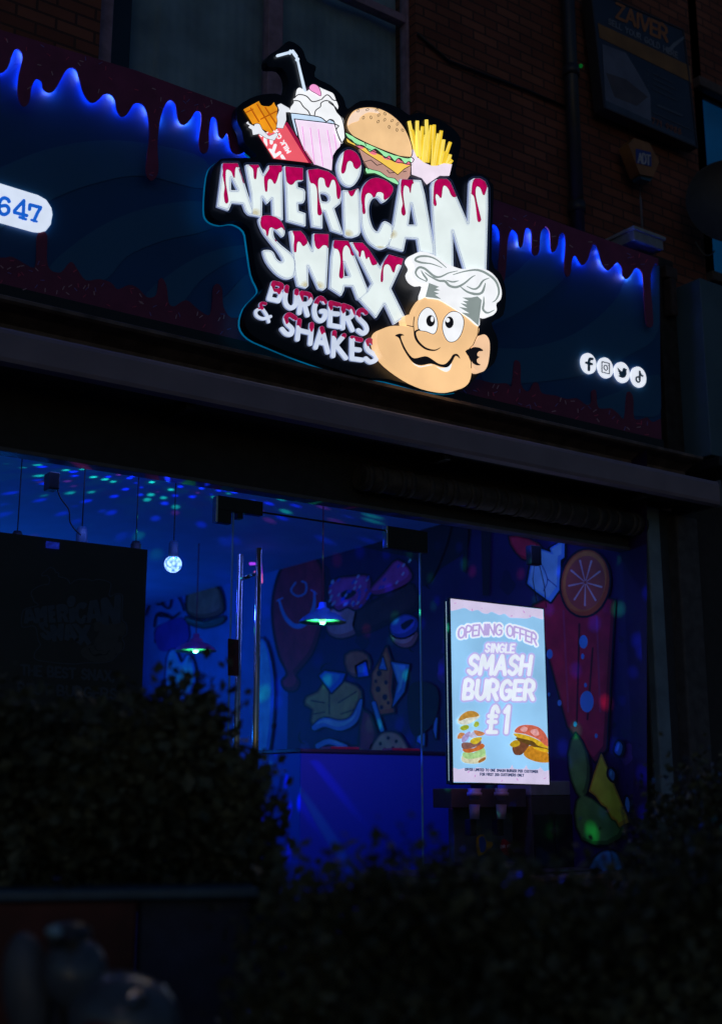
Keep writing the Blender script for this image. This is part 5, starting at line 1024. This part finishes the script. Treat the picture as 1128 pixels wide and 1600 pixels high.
t2 = U(text('SINGLE', q((392, 492)), q((612, 498)), 12.5, 1.3, lean=.12, sp=.3), text('SMASH', q((258, 662)), q((730, 668)), 28, 3.0, lean=.14, sp=.3), text('BURGER', q((222, 858)), q((762, 862)), 28, 3.1, lean=.12, sp=.3), text('£1', q((408, 1118)), q((562, 1122)), 40, 3.0, lean=.1, sp=.5))
SA('offer_glow', off(t2, 3.2), .0022, emat('screen_soft', (190, 196, 244), 1)); SA('offer_outline', off(t2, 1.9), .0025, m_lil); SA('offer_lettering', t2, .0035, m_w)
SA('small_print', U(text('OFFER LIMITED TO ONE SMASH BURGER PER CUSTOMER', q((232, 1420)), q((800, 1438)), 3.8, .5, sp=.3), text('FOR FIRST 200 CUSTOMERS ONLY', q((350, 1458)), q((690, 1466)), 3.8, .5, sp=.3)), .004, emat('screen_ink', (52, 66, 104), 1), .3)
E = lambda pts, sm=3: poly(s5(pts), sm)
def food(nm, items):
    for k, (shp, rgb) in enumerate(items): SA(nm, I(shp, frameS), .0045+.0006*k, emat(nm+str(rgb), rgb, 1, var=.25, scale=40), .5)
food('stacked_burger', [(E([(205, 1340), (215, 1300), (300, 1310), (385, 1285), (393, 1335), (330, 1365), (240, 1362)]), (240, 226, 190)), (E([(335, 1345), (385, 1315), (390, 1335), (345, 1360)]), (190, 120, 50)), (E([(210, 1290), (240, 1270), (300, 1280), (370, 1240), (392, 1270), (385, 1305), (330, 1320), (270, 1330), (225, 1320)]), (190, 226, 150)),
                        (E([(215, 1265), (225, 1245), (300, 1245), (360, 1208), (385, 1230), (350, 1258), (260, 1282)]), (222, 112, 50)), (E([(203, 1220), (220, 1200), (300, 1200), (350, 1180), (355, 1212), (300, 1240), (220, 1252)]), (150, 100, 92)),
                        (E([(270, 1195), (300, 1165), (362, 1160), (350, 1190), (310, 1215)]), (236, 196, 50)), (E([(170, 1165), (190, 1125), (230, 1130), (235, 1160), (190, 1172)]), (232, 150, 90)), (E([(205, 1190), (215, 1150), (260, 1115), (275, 1130), (250, 1180), (220, 1200)]), (190, 170, 220)), (E([(265, 1140), (300, 1112), (330, 1120), (330, 1150), (280, 1165)]), (214, 204, 232)),
                        (E([(300, 1105), (375, 1120), (380, 1140), (330, 1150)]), (226, 140, 90)), (E([(192, 1090), (215, 1068), (255, 1065), (260, 1090), (220, 1108)]), (180, 186, 50)), (E([(300, 1070), (310, 1040), (335, 1038), (342, 1065), (318, 1082)]), (190, 200, 70)),
                        (E([(175, 1035), (190, 1010), (330, 985), (345, 1000), (300, 1035), (240, 1062), (185, 1055)]), (246, 238, 220)), (E([(182, 1020), (205, 985), (255, 955), (310, 958), (342, 985), (320, 1000), (240, 1012), (195, 1032)]), (214, 150, 60))])
food('cheese_burger', [(E([(690, 1280), (735, 1225), (820, 1245), (885, 1290), (900, 1350), (820, 1357), (740, 1335), (700, 1310)]), (222, 142, 34)), (E([(600, 1235), (640, 1180), (740, 1195), (720, 1240), (680, 1290), (650, 1300), (615, 1290)]), (130, 74, 48)), (E([(580, 1215), (625, 1180), (660, 1200), (650, 1225), (605, 1238)]), (216, 166, 30)),
                       (E([(625, 1165), (700, 1155), (800, 1190), (870, 1240), (890, 1265), (820, 1262), (760, 1230), (680, 1200)]), (110, 76, 30)), (E([(612, 1130), (700, 1140), (800, 1180), (885, 1235), (890, 1250), (800, 1225), (760, 1190), (640, 1160)]), (240, 186, 40)), (E([(760, 1235), (860, 1250), (885, 1262), (880, 1280), (800, 1262)]), (246, 190, 40)),
                       (E([(618, 1120), (650, 1075), (720, 1062), (800, 1078), (860, 1135), (890, 1222), (860, 1225), (800, 1175), (700, 1135)]), (232, 110, 84)), (U(E([(660, 1100), (690, 1075), (720, 1090), (700, 1120)]), E([(740, 1110), (790, 1095), (810, 1140), (770, 1145)])), (250, 170, 166))])

# ---------------------------------------------------------------- dark poster in the left window
PO = Plane((0, .10, 0), (1, 0, 0), (0, 0, 1))
po = thing('logo_poster', 'large unlit dark poster with a faint logo behind the left window', 'poster', PO.mw)
pz1 = PO.P(115, 845)[1]; px1_ = PO.P(227, 960)[0]
M_POST = pmat('poster_dark', (.04, .036, .036), .7, var=.25, scale=3); M_POSTL = pmat('poster_letter', (.07, .085, .12), .6); M_POSTK = pmat('poster_line', (.012, .014, .022), .6)
attach('sheet', fill_mesh([[(XL+.3, zfl+.2), (px1_, zfl+.2), (px1_, pz1), (XL+.3, pz1)]], -.006, 0, M_POST), PO.mw, po)
pmap = lambda x, y: (30+(x-318)*.36, 886+((y-.25*(x-330))-34)*.307)
def pcont(shp, st_): return [[pmap(*a) for a in l] for l in contours(shp, st_)]
art('faint_logo', pcont(ring(backing, 2, 2.2), 3), PO, .002, .0005, M_POSTL, po)
art('faint_logo', pcont(off(U(head, hat, earR), 1), 3), PO, .002, .0005, pmat('poster_brown', (.09, .075, .07), .6), po)
for k, (shp, ch_) in letters.items(): art('poster_letter', pcont(shp, 2.5), PO, .003, .0005, M_POSTL, po)
art('faint_logo', pcont(U(mouth, nose), 2), PO, .004, .0005, M_POSTK, po)
zp = lambda a: T(Z6b, [a])[0]
art('poster_lettering', U(text('THE BEST SNAX,', zp((148, 1015)), zp((775, 1058)), 15, 1.8, sp=.25), text('BEST BURGERS', zp((130, 1140)), zp((790, 1180)), 15, 1.8, sp=.25)), PO, .003, .0005, M_POSTL, po, .7)
MB().box(xof(73, 848, .09), xof(93, 850, .09), .085, .095, zof(83, 857, .09), zof(83, 847, .09)).build('reflective_sticker', emat('blue_sticker_glow', (20, 36, 150), .8, var=.5, scale=60), po)  # the sticker's blue reflection is put in as emission

# neon reflection by the handles, put in as glowing tubes
nl = thing('neon_reflection', 'small pink violet neon reflection between the door handles, built as glowing tubes', 'neon reflection', loc=WD(392, 900, 11))
p = WD(398, 890, 11)
MB().tube([p+Vector((-.05, 0, .05)), p+Vector((.06, 0, .06)), p+Vector((.07, 0, -.05))], .012, 8).build('tube', emat('neon_violet', (190, 70, 255), 1.2, True), nl)
p = WD(402, 905, 11); MB().tube([p+Vector((-.03, 0, .06)), p+Vector((.04, 0, .05)), p+Vector((.045, 0, -.03))], .012, 8).build('tube', emat('neon_pink', (255, 110, 170), 1.2, True), nl)

# ================================================================== STREET FOREGROUND
LEAF = pmat('leaf_dark', (.07, .085, .05), .55, var=.5, scale=3, bump=0, col2=(.15, .16, .09)); TWIG = pmat('twig', (.05, .035, .025), .8)
def leaves(n, fn, size, seed):
    """fn(rnd)->point and outward dir; one leaf = bent pointed pair of quads"""
    rnd = random.Random(seed); V = []; F = []
    for _ in range(n):
        p = fn(rnd)
        a = Vector((rnd.gauss(0, 1), rnd.gauss(0, 1), rnd.gauss(.3, .8))).normalized(); b_ = a.cross(Vector((rnd.gauss(0, 1), rnd.gauss(0, 1), rnd.gauss(0, 1)))).normalized()
        c = a.cross(b_); s_ = size*rnd.choice((.5, .7, .9, 1.1, 1.5))*rnd.uniform(.8, 1.2); w_ = s_*.36; i = len(V)
        V += [p, p+a*s_*.5+b_*w_+c*s_*.1, p+a*s_, p+a*s_*.5-b_*w_+c*s_*.1, p+a*s_*.5]
        F += [(i, i+1, i+4), (i+1, i+2, i+4), (i+2, i+3, i+4), (i+3, i, i+4)]
    me = bpy.data.meshes.new('l'); me.from_pydata([tuple(v) for v in V], [], F); return me
HD = Vector((math.cos(YAW), math.sin(YAW), 0))
def plane_at(depth, turn):
    u = (RIGHT*math.cos(turn)-HD*math.sin(turn)).normalized(); return Plane(Vector((CAM.x, CAM.y, 0))+HD*depth, u, (0, 0, 1))
def hedge(nm, label, cat, pl, top_px, thick, zb_, n, size, seed):
    prof = sorted(pl.P(x, y) for x, y in top_px); xs = [a for a, _ in prof]; zs = [b_ for _, b_ in prof]
    h = thing(nm, label, cat, loc=pl.o+pl.u*(sum(xs)/len(xs))+Vector((0, 0, zb_)))
    rnd = random.Random(seed); sprays = []
    for _ in range(int(n/26)):                               # leaf clumps give light and dark masses and gaps
        a = rnd.uniform(xs[0], xs[-1]); zt_ = float(np.interp(a, xs, zs)); z_ = zb_+(zt_-zb_)*(rnd.random()**.55)
        sprays.append((a, z_, rnd.uniform(-.5, .5)*thick, rnd.uniform(.03, .085)))
    for a, zt_ in zip(np.arange(xs[0], xs[-1], .05), [0]*9999): sprays.append((a, float(np.interp(a, xs, zs))-rnd.uniform(0, .07), rnd.uniform(-.3, .3)*thick, .045))
    def fn(r_):
        a, z_, d, q_ = r_.choice(sprays); return pl.o+pl.u*(a+r_.gauss(0, q_*.9))+pl.n*(d+r_.gauss(0, q_))+Vector((0, 0, z_+r_.gauss(0, q_)))
    me = leaves(n, fn, size, seed); setmat(me, LEAF); attach('foliage', me, I4, h)
    m_ = MB()
    for k in range(60):
        a = xs[0]+(xs[-1]-xs[0])*(k+.5)/60; zt_ = float(np.interp(a, xs, zs)); d = rnd.uniform(-.3, .3)*thick
        m_.tube([pl.o+pl.u*a+pl.n*d+Vector((0, 0, zb_)), pl.o+pl.u*(a+rnd.uniform(-.08, .08))+pl.n*d*1.2+Vector((0, 0, zb_+(zt_-zb_)*.5)), pl.o+pl.u*(a+rnd.uniform(-.14, .14))+pl.n*d+Vector((0, 0, zt_+rnd.uniform(-.08, .05)))], [.014, .008, .0025], 6)
    m_.build('stems', TWIG, h); return h
PA = plane_at(3.5, rad(-10)); 
rim_z = PA.P(200, 1386)[1]
topA = [(-260, 1050), (-120, 1075), (0, 1085), (60, 1095), (120, 1105), (180, 1110), (230, 1090), (262, 1062), (290, 1060), (320, 1040), (345, 1075), (350, 1120), (380, 1130), (405, 1140), (425, 1165), (440, 1260), (455, 1380)]
PA2 = plane_at(3.8, rad(-10))
hedge('hedge', 'tall dark bushy hedge in the planter at left, in front of the poster', 'hedge', PA2, [(x-(48 if x > 380 else 26 if x > 330 else 0), y+(72 if x > 330 else 52)) for x, y in topA], .26, rim_z-.08, 26000, .036, 3)
PB = plane_at(3.0, rad(-8))
topB = [(400, 1500), (440, 1400), (480, 1370), (505, 1358), (530, 1382), (560, 1365), (590, 1325), (605, 1320), (625, 1350), (650, 1385), (690, 1372), (730, 1350), (770, 1345), (800, 1388), (830, 1402), (870, 1392), (920, 1385), (965, 1372), (1000, 1350), (1040, 1330), (1100, 1310), (1200, 1290), (1320, 1280)]
hedge('hedge', 'low dark hedge across the lower right, below the blue counter and the screen', 'hedge', PB, [(x, y+(30 if x < 1000 else 40)) for x, y in topB], .3, .25, 30000, .032, 4)
PC = plane_at(4.3, rad(-4))
topC = [(1000, 1340), (1020, 1290), (1045, 1255), (1065, 1222), (1085, 1215), (1100, 1235), (1130, 1222), (1180, 1200), (1250, 1190)]
hedge('shrub', 'small leafed shrub catching faint light at the right edge below the pilasters', 'shrub', PC, topC, .4, .3, 9000, .024, 6)
# planter boxes
def boxon(pl, px0, px1, zb_, zt_, d0, d1, bev=.01, py=1450):
    a0, a1 = pl.P(px0, py)[0], pl.P(px1, py)[0]; m_ = MB(); b2 = MB().box(a0, a1, zb_, zt_, -d1, -d0, bev)
    m_.bm.free(); return b2
plm = PA.mw
pt = thing('planter', 'dark red timber planter with a pale blue edge under the tall left hedge', 'planter', loc=PA.o+PA.u*(PA.P(120, 1400)[0])+Vector((0, 0, .1)))
a0, a1 = PA.P(-300, 1450)[0], PA.P(215, 1450)[0]; a2 = PA.P(392, 1390)[0]
MB().box(a0, a1, .1, rim_z-.035, -.62, .0, .01).build('box', pmat('planter_red', (.10, .02, .018), .6, var=.3, bump=.3), pt, plm)
MB().box(a1+.002, a2, .1, rim_z-.035, -.60, -.03, .01).build('box', pmat('planter_blue', (.03, .04, .09), .6, var=.3, bump=.3), pt, plm)
for z_ in (.3, .5, .7): MB().box(a0, a1, z_, z_+.012, .0, .006).build('slat_line', pmat('planter_dark', (.02, .006, .006), .7), pt, plm)
MB().box(a0, a2+.02, rim_z-.033, rim_z-.004, -.64, .02, .008).build('rim', pmat('planter_rim', (.05, .11, .16), .45, var=.2), pt, plm)
p2 = thing('planter', 'black planter trough hidden under the low right hedge', 'planter', loc=PB.o+Vector((0, 0, .1)))
MB().box(PB.P(420, 1500)[0], PB.P(1330, 1500)[0], .1, .5, -.35, .35, .012).build('trough', M_BLACKM, p2, PB.mw)
for a_ in (700, 1000): x = PB.P(a_, 1500)[0]; MB().box(x, x+.04, .1, .5, .352, .37, .004).build('strap', M_BLACK, p2, PB.mw)

# parked moped, mostly out of the frame
PM = plane_at(2.45, rad(12))
mp = thing('moped', 'pale moped parked at the lower left corner with a red sticker on its rear cowl', 'moped', loc=PM.o+PM.u*PM.P(150, 1550)[0]+Vector((0, 0, .0)))
def M3(px, py, d=0): a, z_ = PM.P(px, py, d); return PM.o+PM.u*a+PM.n*d+Vector((0, 0, z_))
M_BODY = pmat('moped_white', (.11, .13, .16), .3, var=.2, coat=.5, bump=0); M_MR = pmat('moped_red', (.22, .012, .015), .4)
Rr = PM.mw.to_3x3()
def ellip(px, py, rx, rz, ry, d=0, rot=0):
    m_ = MB(); m_.blob((0, 0, 0), 1, 4, 0, (rx, rz, ry)); c = M3(px, py, d)
    return m_, Matrix.Translation(c) @ PM.mw.to_3x3().to_4x4() @ Matrix.Rotation(rot, 4, 'Z')
m_, w2 = ellip(110, 1466, .042, .034, .055, 0, .1); m_.build('headlamp_cowl', pmat('cowl_dark', (.05, .055, .06), .35), mp, w2)
m_, w2 = ellip(103, 1455, .036, .016, .056, .0, -.15); m_.build('headlamp', pmat('lamp_glass', (.3, .5, .55), .08, spec=1), mp, w2)
m_, w2 = ellip(120, 1520, .06, .075, .07, 0, .3); m_.build('front_shield', M_BODY, mp, w2)
m_, w2 = ellip(195, 1590, .115, .085, .10, 0, -.25); m_.build('rear_cowl', M_BODY, mp, w2)
m_, w2 = ellip(232, 1552, .022, .007, .095, .02, -.75); m_.build('chrome_trim', M_STEEL, mp, w2)
m_, w2 = ellip(190, 1606, .078, .05, .104, .008, -.2); sk = m_.build('red_sticker', M_MR, mp, w2)
m_, w2 = ellip(45, 1545, .05, .11, .05, 0, .2); m_.build('leg_shield', pmat('moped_grey', (.12, .13, .15), .45), mp, w2)
MB().tube([M3(110, 1475, -.28), M3(100, 1468, -.1), M3(100, 1468, .1), M3(115, 1478, .28)], .012, 10).build('handlebar', M_BLACK, mp)
m_, w2 = ellip(270, 1680, .16, .03, .11, 0, .1); m_.build('seat', M_BLACK, mp, w2)
zg = .1
for px, nm in ((60, 'front_wheel'), (330, 'rear_wheel')):
    c = PM.o+PM.u*PM.P(px, 1550)[0]+Vector((0, 0, zg+.22))
    m_ = MB(); m_.lathe((0, 0, 0), [(.15, -.04), (.2, -.045), (.22, 0), (.2, .045), (.15, .04), (.15, -.04)], 32, 'z')
    wh = m_.build('wheel', pmat('tyre', (.02, .02, .02), .8), mp, Matrix.Translation(c) @ PM.mw.to_3x3().to_4x4())
    m_ = MB(); m_.lathe((0, 0, 0), [(.0, -.02), (.15, -.02), (.15, .02), (0, .02)], 32, 'z'); m_.build('rim', M_STEEL, wh, Matrix.Translation(c) @ PM.mw.to_3x3().to_4x4())
ff = PM.o+PM.u*PM.P(60, 1550)[0]+Vector((0, 0, zg+.22)); rr_ = PM.o+PM.u*PM.P(330, 1550)[0]+Vector((0, 0, zg+.22))
MB().tube([M3(108, 1490), ff], [.03, .02], 10).tube([ff+Vector((0, 0, .05)), ff.lerp(rr_, .35)+Vector((0, 0, .05)), ff.lerp(rr_, .7)+Vector((0, 0, .12)), rr_], .04, 10).build('frame', M_BLACK, mp)

for o_ in bpy.data.objects:
    if o_.get('category') and not o_.get('kind'): o_['kind'] = 'thing'
